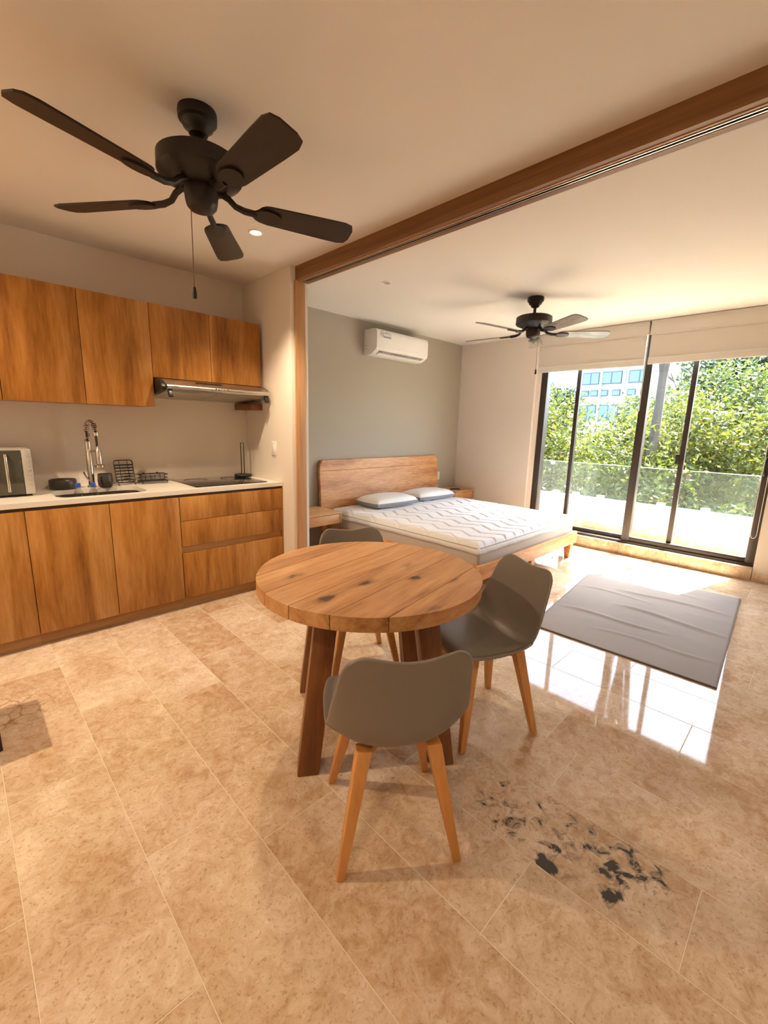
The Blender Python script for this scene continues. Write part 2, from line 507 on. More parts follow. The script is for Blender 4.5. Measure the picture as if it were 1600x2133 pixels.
def add_tube(bm, pts, rad, n=10, cap=True):
    pts = [Vector(p) for p in pts]
    rads = rad if isinstance(rad, (list, tuple)) else [rad] * len(pts)
    rings = []
    up = None
    for i, p in enumerate(pts):
        if i == 0:
            t = pts[1] - p
        elif i == len(pts) - 1:
            t = p - pts[i - 1]
        else:
            t = (pts[i + 1] - p).normalized() + (p - pts[i - 1]).normalized()
        t.normalize()
        if up is None:
            up = Vector((0, 0, 1)) if abs(t.z) < 0.9 else Vector((1, 0, 0))
        a = t.cross(up).normalized()
        b = a.cross(t).normalized()
        up = b
        rings.append([bm.verts.new(p + (a * math.cos(2 * PI * k / n) + b * math.sin(2 * PI * k / n)) * rads[i]) for k in range(n)])
    for r0, r1 in zip(rings, rings[1:]):
        for k in range(n):
            bm.faces.new((r0[k], r0[(k + 1) % n], r1[(k + 1) % n], r1[k]))
    if cap:
        bm.faces.new(rings[0][::-1])
        bm.faces.new(rings[-1])

def tube(name, pts, rad, mat, parent=None, n=10):
    bm = bmesh.new()
    add_tube(bm, pts, rad, n)
    return finish(bm, name, mat, parent, smooth=True)

def add_lathe(bm, prof, n=32, c=(0, 0, 0)):
    c = Vector(c)
    rings = []
    for r, z in prof:
        if r < 1e-6:
            rings.append([bm.verts.new(c + Vector((0, 0, z)))])
        else:
            rings.append([bm.verts.new(c + Vector((r * math.cos(2 * PI * k / n), r * math.sin(2 * PI * k / n), z))) for k in range(n)])
    for a, b in zip(rings, rings[1:]):
        for k in range(n):
            k2 = (k + 1) % n
            if len(a) == 1 and len(b) == 1:
                continue
            if len(a) == 1:
                bm.faces.new((a[0], b[k], b[k2]))
            elif len(b) == 1:
                bm.faces.new((a[k], a[k2], b[0]))
            else:
                bm.faces.new((a[k], a[k2], b[k2], b[k]))

def lathe(name, prof, mat, parent=None, n=32, loc=None):
    bm = bmesh.new()
    add_lathe(bm, prof, n)
    return finish(bm, name, mat, parent, smooth=True, loc=loc)

def add_prism(bm, poly, axis, a0, a1):
    """extrude 2-D polygon along axis; poly coords are the other two axes in xyz order"""
    def mk(p, a):
        if axis == 'x':
            return (a, p[0], p[1])
        if axis == 'y':
            return (p[0], a, p[1])
        return (p[0], p[1], a)
    v0 = [bm.verts.new(mk(p, a0)) for p in poly]
    v1 = [bm.verts.new(mk(p, a1)) for p in poly]
    bm.faces.new(v0)
    bm.faces.new(v1[::-1])
    n = len(poly)
    for k in range(n):
        bm.faces.new((v0[k], v0[(k + 1) % n], v1[(k + 1) % n], v1[k]))

def prism(name, poly, axis, a0, a1, mat, parent=None, bevel=0.0, smooth=False):
    bm = bmesh.new()
    add_prism(bm, poly, axis, a0, a1)
    return recenter(finish(bm, name, mat, parent, smooth=smooth or bevel > 0, bevel=bevel))

def taper(name, p0, p1, s0, s1, mat, parent=None, rot=0.0, bevel=0.004):
    """square leg from p0 (half-size s0) to p1 (half-size s1), horizontal ends"""
    bm = bmesh.new()
    rr = []
    for p, s in ((Vector(p0), s0), (Vector(p1), s1)):
        if not isinstance(s, tuple):
            s = (s, s)
        q = []
        for (i, j) in ((-1, -1), (1, -1), (1, 1), (-1, 1)):
            x, y = i * s[0], j * s[1]
            q.append(bm.verts.new(p + Vector((x * math.cos(rot) - y * math.sin(rot), x * math.sin(rot) + y * math.cos(rot), 0))))
        rr.append(q)
    bm.faces.new(rr[0])
    bm.faces.new(rr[1][::-1])
    for k in range(4):
        bm.faces.new((rr[0][k], rr[0][(k + 1) % 4], rr[1][(k + 1) % 4], rr[1][k]))
    return finish(bm, name, mat, parent, smooth=True, bevel=bevel)

def grid_surface(name, f, nu, nv, mat, parent=None, closed_v=False):
    bm = bmesh.new()
    g = [[bm.verts.new(f(i / nu, j / nv)) for j in range(nv + 1)] for i in range(nu + 1)]
    for i in range(nu):
        for j in range(nv):
            bm.faces.new((g[i][j], g[i + 1][j], g[i + 1][j + 1], g[i][j + 1]))
    return finish(bm, name, mat, parent, smooth=True)

def empty(name, label, cat, loc=(0, 0, 0), rz=0.0, group=None):
    o = bpy.data.objects.new(name, None)
    COL.objects.link(o)
    o.empty_display_size = 0.1
    o.location = loc
    o.rotation_euler = (0, 0, rz)
    return tag(o, label, cat, group)

def tag(o, label, cat, group=None):
    o['label'] = label
    o['category'] = cat
    if group:
        o['group'] = group
    return o

def struct(o):
    o['kind'] = 'structure'
    return o

def adopt(parent, *objs):
    """parent things built in world coordinates to an Empty that stands at a location"""
    bpy.context.view_layer.update()
    for o in objs:
        mw = o.matrix_world.copy()
        o.parent = parent
        o.matrix_parent_inverse = parent.matrix_world.inverted()
        o.matrix_world = mw

def copy_tree(src, loc, rz, label=None):
    r = src.copy()
    COL.objects.link(r)
    r.location = loc
    r.rotation_euler = (0, 0, rz)
    if label:
        r['label'] = label
    for ch in src.children:
        c = ch.copy()
        COL.objects.link(c)
        c.parent = r
        for g in ch.children:
            d = g.copy()
            COL.objects.link(d)
            d.parent = c
    return r

def catmull(vals, t):
    n = len(vals) - 1
    x = min(max(t, 0), 1) * n
    i = min(int(x), n - 1)
    u = x - i
    p = [vals[max(i - 1, 0)], vals[i], vals[i + 1], vals[min(i + 2, n)]]
    return 0.5 * ((2 * p[1]) + (-p[0] + p[2]) * u + (2 * p[0] - 5 * p[1] + 4 * p[2] - p[3]) * u * u + (-p[0] + 3 * p[1] - 3 * p[2] + p[3]) * u ** 3)

# ------------------------------------------------------------------ room shell
ZC = 2.5527
XW = 5.39            # inner face of window wall
YK = 3.7925          # kitchen wall
YG = 3.9033          # headboard wall
XL, YF = -1.9, -2.2  # walls behind the camera
XS0, XS1, YS = 1.957, 2.118, 3.035   # divider stub wall

floor = struct(box('floor', XL - 0.1, XW + 0.3, YF - 0.1, YG + 0.1, -0.15, -0.0008, M_GROUT))
struct(box('ceiling', XL - 0.1, XW + 0.3, YF - 0.1, YG + 0.1, ZC, ZC + 0.15, M_CEIL))
struct(box('wall_kitchen', XL - 0.1, XS0 + 0.02, YK, YK + 0.12, -0.1, ZC + 0.05, M_WALL))
struct(box('wall_headboard', XS0 + 0.02, XW + 0.3, YG, YG + 0.12, -0.1, ZC + 0.05, M_GREY))
struct(box('wall_left', XL - 0.12, XL, YF - 0.1, YK + 0.1, -0.1, ZC + 0.05, M_WALL))
struct(box('wall_behind', XL - 0.1, XW + 0.3, YF - 0.12, YF, -0.1, ZC + 0.05, M_WALL))
struct(box('wall_divider', XS0, XS1, YS, YG + 0.02, -0.1, ZC + 0.03, M_WALL, bevel=0.004))
# window wall with the opening
WY0, WY1, WZ0 = 0.325, 2.745, 0.127
bm = bmesh.new()
add_box(bm, XW, XW + 0.22, WY1, YG + 0.1, -0.1, ZC + 0.05)
add_box(bm, XW, XW + 0.22, YF - 0.1, WY0, -0.1, ZC + 0.05)
add_box(bm, XW + 0.045, XW + 0.22, 2.688, WY1 + 0.01, WZ0 - 0.01, ZC + 0.05)
add_box(bm, XW + 0.06, XW + 0.22, WY0, WY1, 2.54, ZC + 0.05)
struct(finish(bm, 'wall_window', M_WALL))

# floor tiles: columns 0.30 m wide, 0.985 m long, staggered
TW, TL, G = 0.301, 0.985, 0.0024
PHASE = {-1: 0.40, 0: 0.892, 1: 0.35, 2: 1.136, 3: 0.470, 4: 0.060, 5: 0.56, 6: 0.70, 7: 0.25, 8: 0.95, 9: 0.62, 10: 0.10, 11: 0.80}
x_origin = -0.011
tile_mesh = {}
STAIN = travertine('travertine_charcoal_holes', 0.05,
                   stain=[(-0.125, -0.124, 0.07, 0.30), (0.017, -0.29, 0.09, 0.29), (0.095, -0.32, 0.07, 0.27), (-0.07, -0.30, 0.07, 0.27), (-0.03, -0.10, 0.17, 0.17), (-0.03, 0.06, 0.2, 0.15), (0.06, -0.20, 0.22, 0.15), (0.065, -0.37, 0.12, 0.18)])
CRACK = travertine('travertine_veined', 0.05, cracks=(-0.075, 0.16, 0.0))
def tile_obj(x0, x1, y0, y1, mat):
    w, l = round(x1 - x0, 4), round(y1 - y0, 4)
    key = (w, l, mat.name)
    if key not in tile_mesh:
        bm = bmesh.new()
        a, b_, e = w / 2, l / 2, 0.0008
        lo = [bm.verts.new((sx * a, sy * b_, -0.012)) for sx, sy in ((-1, -1), (1, -1), (1, 1), (-1, 1))]
        md = [bm.verts.new((sx * a, sy * b_, -e)) for sx, sy in ((-1, -1), (1, -1), (1, 1), (-1, 1))]
        tp = [bm.verts.new((sx * (a - e), sy * (b_ - e), 0)) for sx, sy in ((-1, -1), (1, -1), (1, 1), (-1, 1))]
        for p, q in ((lo, md), (md, tp)):
            for k in range(4):
                bm.faces.new((p[k], p[(k + 1) % 4], q[(k + 1) % 4], q[k]))
        bm.faces.new(tp)
        me = bpy.data.meshes.new('tile')
        bm.to_mesh(me)
        bm.free()
        me.materials.append(mat)
        tile_mesh[key] = me
    o = bpy.data.objects.new('tile', tile_mesh[key])
    COL.objects.link(o)
    o.location = ((x0 + x1) / 2 - floor.location.x, (y0 + y1) / 2 - floor.location.y, 0.0 - floor.location.z)
    o.parent = floor
for k in range(-7, 18):
    xa, xb = x_origin + k * TW, x_origin + (k + 1) * TW
    xa, xb = max(xa, XL), min(xb, XW)
    if xb - xa < 0.02:
        continue
    ph = PHASE.get(k, R3.random() * TL)
    y = ph - TL * math.ceil((ph - YF) / TL)
    while y < YG:
        ya, yb = max(y, YF), min(y + TL, YG)
        if yb - ya > 0.02:
            mat = M_TRAV
            if k == 4 and abs(y - 0.06) < 0.01:
                mat = STAIN
            if k == 0 and abs(y - (0.892 + TL)) < 0.05:
                mat = CRACK
            tile_obj(xa + G / 2, xb - G / 2, ya + G / 2, yb - G / 2, mat)
        y += TL

# sill under the window and baseboards of the same stone, in pieces
sill = struct(box('trim_1', XW - 0.004, XW + 0.20, WY0 + 0.005, WY1 - 0.005, -0.002, WZ0 - 0.004, M_GROUT))
yy = WY0 + 0.002
for L_ in (0.60, 0.60, 0.60, 0.612):
    o = box('stone_slab', XW - 0.014, XW + 0.199, yy + 0.001, yy + L_ - 0.001, 0.0, WZ0, M_TRAV_SILL, bevel=0.002)
    o.location = Vector(o.location) - Vector(sill.location)
    o.parent = sill
    yy += L_
bb = struct(box('baseboard_window', XW - 0.008, XW + 0.01, YF, WY0 - 0.003, 0.0, 0.083, M_GROUT))
yy = WY0 - 0.004
for k in range(4):
    o = box('stone_slab', XW - 0.014, XW + 0.005, yy - 0.60, yy - 0.002, 0.0, 0.085, M_TRAV_SILL, bevel=0.002)
    o.location = Vector(o.location) - Vector(bb.location)
    o.parent = bb
    yy -= 0.60
bb = struct(box('baseboard_window_far', XW - 0.008, XW + 0.01, WY1 + 0.003, YG, 0.0, 0.083, M_GROUT))
o = box('stone_slab', XW - 0.014, XW + 0.005, WY1 + 0.004, YG - 0.002, 0.0, 0.085, M_TRAV_SILL, bevel=0.002)
o.location = Vector(o.location) - Vector(bb.location)
o.parent = bb

# ceiling beam of the sliding door track, and its jamb
XB0, XB1, ZB = 2.006, 2.122, 2.4544
beam = struct(box('trim_2', XB0, XB0 + 0.030, YF, YS - 0.0, ZB + 0.003, ZC + 0.005, M_BEAM))
def bchild(name, *a, **k):
    o = box(name, *a, **k)
    o.location = Vector(o.location) - Vector(beam.location)
    o.parent = beam
    return o
bchild('beam_strip', XB0 + 0.030, XB0 + 0.040, YF, YS, ZB, ZC + 0.004, M_JAMB)
bchild('beam_core', XB0 + 0.040, XB1 - 0.034, YF, YS, ZB + 0.022, ZC + 0.004, M_CHANNEL)
bchild('track_rail', XB0 + 0.052, XB0 + 0.057, YF, YS, ZB + 0.001, ZB + 0.024, M_STEEL2)
bchild('track_rail', XB0 + 0.072, XB0 + 0.077, YF, YS, ZB + 0.001, ZB + 0.024, M_STEEL2)
bchild('beam_board', XB1 - 0.034, XB1, YF, YS, ZB, ZC + 0.005, M_BEAM)
jamb = struct(box('trim_3', XS0 + 0.034, XS0 + 0.128, YS - 0.012, YS + 0.02, 0.0, ZB + 0.002, M_JAMB, bevel=0.002))

# ------------------------------------------------------------------ window
win = bpy.data.objects.new('window_1', None)
COL.objects.link(win)
win.location = (XW + 0.08, 1.53, WZ0)
struct(win)
XF = XW + 0.055
ZT = 2.50
wp = []
def wbox(name, x0, x1, y0, y1, z0, z1, m=M_FRAME, bev=0.003):
    o = box(name, x0, x1, y0, y1, z0, z1, m, bevel=bev)
    wp.append(o)
    return o
FY0, FY1, FYM = 0.345, 2.685, 1.487
wbox('frame_jamb', XF, XF + 0.11, FY1 - 0.078, FY1 + 0.002, WZ0, ZT)
wbox('frame_jamb', XF, XF + 0.11, FY0 - 0.03, FY0 + 0.055, WZ0, ZT)
wbox('frame_head', XF, XF + 0.11, FY0, FY1, ZT - 0.05, ZT + 0.04)
wbox('frame_sill', XF - 0.012, XF + 0.11, FY0 - 0.02, FY1 + 0.002, WZ0, WZ0 + 0.028)
wbox('bottom_rail', XF + 0.008, XF + 0.048, FY0 + 0.05, FYM, WZ0 + 0.028, WZ0 + 0.078)
wbox('bottom_rail', XF + 0.056, XF + 0.096, FYM, FY1 - 0.07, WZ0 + 0.028, WZ0 + 0.078)
wbox('mullion', XF + 0.004, XF + 0.10, FYM - 0.034, FYM + 0.044, WZ0 + 0.026, ZT)
wbox('stile', XF + 0.052, XF + 0.098, 1.045, 1.093, WZ0 + 0.03, ZT)
wbox('stile', XF + 0.052, XF + 0.098, 2.212, 2.258, WZ0 + 0.03, ZT)
lk = wbox('lock', XF - 0.002 + 0.03, XF + 0.056, 1.075, 1.12, 1.07, 1.175, M_BLACK)
for (ya, yb, xg) in ((FY0 + 0.05, 1.047, 0.075), (1.091, FYM - 0.03, 0.028), (FYM + 0.03, 2.214, 0.028), (2.256, FY1 - 0.07, 0.075)):
    wbox('glass_pane', XF + xg - 0.003, XF + xg + 0.003, ya, yb, WZ0 + 0.07, ZT - 0.02, M_GLASS, 0)
# pull handle on the right jamb
hd = tube('pull_handle', [(XF + 0.004, 0.375, 1.19), (XF - 0.03, 0.376, 1.185), (XF - 0.042, 0.378, 1.16), (XF - 0.042, 0.378, 1.05), (XF - 0.03, 0.376, 1.025), (XF + 0.004, 0.375, 1.02)], 0.011, M_BLACK)
wp.append(hd)
adopt(win, *wp)

# roller blinds, each a thing
def blind(y0, y1, zb, label):
    e = empty('roller_blind', label, 'blind', (XW + 0.02, (y0 + y1) / 2, zb), 0, 'roller blinds over the balcony door')
    ps = []
    # fascia with soft curved fabric face
    ps.append(box('fascia', XW - 0.004, XW + 0.045, y0, y1, 2.412, ZC - 0.004, M_BLINDBAR, bevel=0.006))
    ps.append(box('fascia_lip', XW - 0.007, XW + 0.004, y0, y1, 2.404, 2.416, M_BLINDBAR, bevel=0.002))
    ps.append(box('fabric', XW + 0.008, XW + 0.0115, y0 + 0.012, y1 - 0.012, zb + 0.055, 2.42, M_BLIND))
    ps.append(box('bottom_bar', XW + 0.001, XW + 0.017, y0 + 0.010, y1 - 0.010, zb, zb + 0.062, M_BLINDBAR, bevel=0.004))
    ps.append(box('bar_ridge', XW - 0.002, XW + 0.006, y0 + 0.010, y1 - 0.010, zb + 0.060, zb + 0.068, M_WHITE, bevel=0.002))
    adopt(e, *ps)
    return e
b1 = blind(1.513, 2.722, 2.098, 'cream roller blind over the left half of the sliding door')
b2 = blind(0.332, 1.499, 2.108, 'cream roller blind over the right half of the sliding door')
# control chains
def cord(y, z0, z1, label, w=0.03):
    pts = [(XW - 0.012, y, z1)]
    for k in range(9):
        a = PI + PI * k / 8
        pts.append((XW - 0.012, y + w / 2 + w / 2 * math.cos(a), z0 + w * 0.9 * (1 + math.sin(a))))
    pts.append((XW - 0.012, y + w, z1))
    return tag(tube('blind_cord', pts, 0.0026, M_CORD, n=6), label, 'cord')
cord(0.345, 0.42, 2.415, 'thin cream blind cord looping down at the right door jamb', 0.045)
cord(1.503, 1.62, 2.415, 'thin cream cord hanging between the two roller blinds', 0.007)

# ------------------------------------------------------------------ balcony
XBAL = 6.6
struct(box('balcony_floor', XW + 0.21, XBAL + 0.16, -3.0, 4.2, -0.22, -0.02, M_TRAV_SILL))
par = struct(box('balcony_parapet', XBAL, XBAL + 0.15, -3.0, 4.2, -0.25, 0.418, M_STUCCO, bevel=0.006))
o = box('parapet_ledge', XBAL - 0.01, XBAL + 0.16, -3.0, 4.2, 0.41, 0.428, M_STUCCO, bevel=0.004)
adopt(par, o)
yy = 4.2
while yy > -2.9:
    o = box('skirting_slab', XBAL - 0.014, XBAL + 0.002, yy - 0.60, yy - 0.003, -0.02, 0.085, M_TRAV_SILL, bevel=0.002)
    adopt(par, o)
    yy -= 0.60
struct(box('balcony_side_wall', XW + 0.22, XBAL + 0.16, 4.2, 4.35, -0.25, 2.75, M_STUCCO))
rail = empty('glass_railing', 'frameless clear glass railing standing on the white balcony parapet', 'railing', (XBAL + 0.07, 1.2, 0.448))
ps = []
edges = [4.15, 2.98, 2.475, 1.19, 0.03, -1.25, -2.6]
for a, b_ in zip(edges, edges[1:]):
    ps.append(box('glass_pane', XBAL + 0.065, XBAL + 0.077, b_ + 0.006, a - 0.006, 0.429, 0.926, M_RAILGLASS))
    ps.append(box('glass_edge', XBAL + 0.065, XBAL + 0.077, b_ + 0.006, a - 0.006, 0.926, 0.932, M_GEDGE))
    for t in (0.2, 0.8):
        yc = b_ + (a - b_) * t
        ps.append(box('clamp', XBAL + 0.03, XBAL + 0.11, yc - 0.045, yc + 0.045, 0.428, 0.475, M_STICKW, bevel=0.003))
ps.append(tube('disc_clip', [(XBAL + 0.055, 1.19, 0.855), (XBAL + 0.088, 1.19, 0.855)], 0.028, M_STEEL2, n=20))
ps.append(tube('disc_clip', [(XBAL + 0.055, 2.98, 0.90), (XBAL + 0.088, 2.98, 0.90)], 0.028, M_STICKW, n=20))
adopt(rail, *ps)

# ------------------------------------------------------------------ kitchen lower cabinets
YL = 3.1895
CX = [-0.600, -0.174, 0.2511, 0.6760, 1.1081, 1.9545]
ZD0, ZD1 = 0.0867, 0.8486
GAP = 0.0036
def lower_cab(x0, x1, splits, label, drawers=False):
    e = empty('base_cabinet', label, 'cabinet', ((x0 + x1) / 2, (YL + YK) / 2, 0), 0, 'lower kitchen cabinets')
    ps = []
    if drawers:
        ps.append(box('body', x0 + 0.001, x1, YL + 0.024, YK - 0.003, ZD0, 0.868, M_CAB))
    else:   # open-topped carcass so that a sink can hang in it
        bm = bmesh.new()
        add_box(bm, x0 + 0.001, x0 + 0.017, YL + 0.022, YK - 0.003, ZD0, 0.868)
        add_box(bm, x1 - 0.017, x1 - 0.001, YL + 0.022, YK - 0.003, ZD0, 0.868)
        add_box(bm, x0 + 0.017, x1 - 0.017, YL + 0.022, YK - 0.003, ZD0, ZD0 + 0.016)
        add_box(bm, x0 + 0.017, x1 - 0.017, YK - 0.014, YK - 0.003, ZD0 + 0.016, 0.868)
        ps.append(recenter(finish(bm, 'body', M_CAB)))
    ps.append(box('plinth', x0, x1, YL + 0.045, YL + 0.065, 0.0, ZD0 + 0.002, M_CABX))
    ps.append(box('handle_channel', x0, x1, YL + 0.017, YL + 0.028, ZD1 - 0.012, 0.868, M_CHANNEL))
    if drawers:
        for (z0, z1, nm) in ((0.674, ZD1, 'drawer_front'), (0.482, 0.671, 'drawer_front'), (ZD0, 0.428, 'drawer_front')):
            ps.append(box(nm, x0 + GAP, x1 - 0.010, YL, YL + 0.020, z0, z1, M_CAB, bevel=0.0012))
        ps.append(box('handle_channel', x0 + GAP, x1 - 0.012, YL + 0.016, YL + 0.0235, 0.420, 0.490, M_CABX))
        ps.append(box('side_panel', x1 - 0.009, x1, YL - 0.0, YL + 0.024, ZD0, 0.868, M_CAB))
    else:
        for a, b_ in zip(splits, splits[1:]):
            ps.append(box('door', a + GAP / 2, b_ - GAP / 2, YL, YL + 0.020, ZD0, ZD1, M_CAB, bevel=0.0012))
    adopt(e, *ps)
lower_cab(CX[0], CX[2], [CX[0], CX[1], CX[2]], 'wood-grain base cabinet at the far left, under the microwave')
lower_cab(CX[2], CX[4], [CX[2], CX[3], CX[4]], 'two-door wood-grain base cabinet under the sink')
lower_cab(CX[4], CX[5], None, 'wood-grain base cabinet with three drawers under the black hob', True)

# countertop with rounded sink cut-out
def rrect(x0, x1, y0, y1, r, n=8):
    out = []
    for cx, cy, a0 in ((x1 - r, y1 - r, 0), (x0 + r, y1 - r, 90), (x0 + r, y0 + r, 180), (x1 - r, y0 + r, 270)):
        for k in range(n + 1):
            a = math.radians(a0 + 90 * k / n)
            out.append((cx + r * math.cos(a), cy + r * math.sin(a)))
    return out
SX0, SX1, SY0, SY1 = 0.425, 0.945, 3.262, 3.618
inner = rrect(SX0, SX1, SY0, SY1, 0.085)
outer = [(-0.62, YL - 0.004), (1.9555, YL - 0.004), (1.9555, YK - 0.001), (-0.62, YK - 0.001)]
bm = bmesh.new()
def loop(pts, z):
    v = [bm.verts.new((p[0], p[1], z)) for p in pts]
    e = [bm.edges.new((v[i], v[(i + 1) % len(v)])) for i in range(len(v))]
    return v, e
ov, oe = loop(outer, 0.90)
iv, ie = loop(inner, 0.90)
bmesh.ops.triangle_fill(bm, edges=oe + ie, use_beauty=True)
top_faces = bm.faces[:]
ex = bmesh.ops.extrude_face_region(bm, geom=top_faces)
for v in [g for g in ex['geom'] if isinstance(g, bmesh.types.BMVert)]:
    v.co.z = 0.8695
tag(recenter(finish(bm, 'countertop', M_COUNTER)), 'cream stone worktop running the length of the kitchen', 'countertop')
# sink bowl
sk = empty('kitchen_sink', 'stainless steel undermount sink with rounded corners', 'sink', ((SX0 + SX1) / 2, (SY0 + SY1) / 2, 0.70))
bm = bmesh.new()
rings = []
for (d, z, r) in ((0.010, 0.869, 0.09), (-0.002, 0.869, 0.085), (-0.006, 0.74, 0.08), (-0.02, 0.715, 0.07), (-0.05, 0.705, 0.05)):
    rings.append([bm.verts.new((p[0], p[1], z)) for p in rrect(SX0 - d, SX1 + d, SY0 - d, SY1 + d, r)])
for a, b_ in zip(rings, rings[1:]):
    for k in range(len(a)):
        bm.faces.new((a[k], a[(k + 1) % len(a)], b_[(k + 1) % len(a)], b_[k]))
bm.faces.new(rings[-1])
bowl_ = recenter(finish(bm, 'bowl', M_SINK, smooth=True))
dr_ = lathe('drain', [(0, 0.709), (0.03, 0.709), (0.042, 0.707), (0.045, 0.7052)], M_STEEL2, loc=(0.69, 3.46, 0))
adopt(sk, bowl_, dr_)

# ------------------------------------------------------------------ upper cabinets
YU = 3.4528
UX = [-0.174, 0.2450, 0.6625, 1.0802, 1.5036, 1.9286]
ZU0, ZU1, ZH = 1.4816, 2.1837, 1.6874
def upper_cab(x0, x1, splits, z0, label):
    e = empty('wall_cabinet', label, 'cabinet', ((x0 + x1) / 2, (YU + YK) / 2, z0), 0, 'upper kitchen cabinets')
    ps = [box('body', x0 + 0.001, x1 - 0.001, YU + 0.021, YK - 0.002, z0 + 0.001, ZU1 - 0.001, M_CAB)]
    for a, b_ in zip(splits, splits[1:]):
        ps.append(box('door', a + GAP / 2, b_ - GAP / 2, YU, YU + 0.019, z0, ZU1, M_CAB, bevel=0.0012))
    adopt(e, *ps)
upper_cab(-0.592, UX[1], [-0.592, UX[0], UX[1]], ZU0, 'wood-grain wall cabinet cut off by the left edge of the picture')
upper_cab(UX[1], UX[3], UX[1:4], ZU0, 'tall two-door wood-grain wall cabinet above the sink')
upper_cab(UX[3], UX[5], UX[3:6], ZH, 'short two-door wood-grain wall cabinet above the extractor hood')

# wooden block under the hood
blk = tag(box('wooden_block', 1.848, 1.952, 3.49, YK - 0.002, 1.495, 1.5435, M_TLEG, bevel=0.002), 'dark brown wooden block fixed under the right end of the extractor hood', 'block')

# extractor hood
hood = empty('extractor_hood', 'slim stainless steel extractor hood under the short wall cabinet', 'extractor hood', (1.51, 3.55, 1.545))
ps = []
HX0, HX1 = 1.086, 1.938
prof = [(YK - 0.003, 1.556), (YK - 0.003, 1.684), (3.452, 1.684), (3.40, 1.668), (3.335, 1.640)]
for k in range(7):
    a = math.radians(65 + 150 * k / 6)
    prof.append((3.325 + 0.019 * math.cos(a), 1.621 + 0.019 * math.sin(a)))
prof += [(3.325, 1.600), (3.36, 1.597)]
ps.append(prism('body', prof, 'x', HX0 + 0.036, HX1 - 0.012, M_STEEL, smooth=True))
capp = [(YK - 0.004, 1.552), (YK - 0.004, 1.685), (3.46, 1.6865), (3.40, 1.674), (3.345, 1.650), (3.325, 1.620), (3.345, 1.594), (3.45, 1.575)]
ps.append(prism('end_cap', capp, 'x', HX0, HX0 + 0.036, M_BLACK, bevel=0.004))
ps.append(prism('end_cap', capp, 'x', HX1 - 0.012, HX1, M_STEEL, bevel=0.003))
ps.append(prism('hinge_tab', [(3.325, 1.603), (3.345, 1.603), (3.338, 1.575), (3.322, 1.548), (3.306, 1.555), (3.315, 1.58)], 'x', HX0 + 0.045, HX0 + 0.075, M_BLACK, bevel=0.003))
ps.append(prism('hinge_tab', [(3.325, 1.603), (3.345, 1.603), (3.338, 1.575), (3.322, 1.548), (3.306, 1.555), (3.315, 1.58)], 'x', HX1 - 0.052, HX1 - 0.02, M_BLACK, bevel=0.003))
for k in range(14):
    x = 1.355 + k * 0.0145
    o = box('vent_slot', x, x + 0.007, 3.378, 3.402, 1.6665, 1.6705, M_BLACK)
    o.rotation_euler = (math.radians(18), 0, 0)
    ps.append(o)
for k in range(5):
    x = 1.468 + k * 0.0225
    ps.append(tube('button', [(x, 3.308, 1.624), (x, 3.301, 1.624)], 0.0062, M_MIRROR, n=12))
for (fa, fb) in ((HX0 + 0.05, 1.505), (1.513, HX1 - 0.03)):
    ps.append(prism('filter_panel', [(3.375, 1.5975), (3.76, 1.5615), (3.76, 1.5545), (3.375, 1.5905)], 'x', fa, fb, M_FILTER))
ps.append(box('name_plate', 1.165, 1.205, 3.3045, 3.3085, 1.621, 1.627, M_STICKD))
adopt(hood, *ps)

# ------------------------------------------------------------------ worktop things
ZT0 = 0.9002
# microwave
mw = empty('microwave', 'silver microwave oven with a tall bar handle on the worktop', 'microwave', (0.1, 3.6, ZT0))
ps = [box('body', -0.13, 0.343, 3.462, 3.77, ZT0 + 0.010, 1.192, M_MICRO, bevel=0.008),
      box('door', -0.128, 0.292, 3.445, 3.463, ZT0 + 0.014, 1.184, M_MDOOR, bevel=0.004),
      box('control_panel', 0.294, 0.342, 3.445, 3.463, ZT0 + 0.014, 1.188, M_MICRO, bevel=0.004),
      tube('handle', [(0.218, 3.442, 0.935), (0.217, 3.425, 0.94), (0.217, 3.425, 1.158), (0.218, 3.442, 1.163)], 0.008, M_MIRROR)]
for k in range(7):
    z = 1.155 - k * 0.029
    ps.append(tube('button', [(0.3245, 3.446, z), (0.3245, 3.4405, z)], 0.0075, M_MICRO, n=12))
for x in (-0.10, 0.31):
    for y in (3.49, 3.74):
        ps.append(box('foot', x - 0.015, x + 0.015, y - 0.015, y + 0.015, ZT0, ZT0 + 0.011, M_BLACK))
adopt(mw, *ps)

# faucet: spring arc
fc = empty('kitchen_faucet', 'tall chrome spring faucet behind the sink', 'faucet', (0.688, 3.69, ZT0))
ps = [lathe('base', [(0, 0.0), (0.028, 0.0), (0.028, 0.012), (0.020, 0.018), (0.020, 0.24), (0.017, 0.245), (0.017, 0.325), (0.013, 0.33), (0, 0.33)], M_STEEL2)]
arc = [Vector((0, 0, 0.32)), Vector((0, 0, 0.40))]
for k in range(13):
    a = PI - PI * k / 12
    arc.append(Vector((0.018 + 0.018 * math.cos(a), -0.045 - 0.045 * math.cos(a), 0.405 + 0.055 * math.sin(a))))
arc += [Vector((0.036, -0.09, 0.385))]
ps.append(tube('hose', arc + [Vector((0.037, -0.09, 0.275))], 0.0075, M_BLACK, n=8))
coil = []
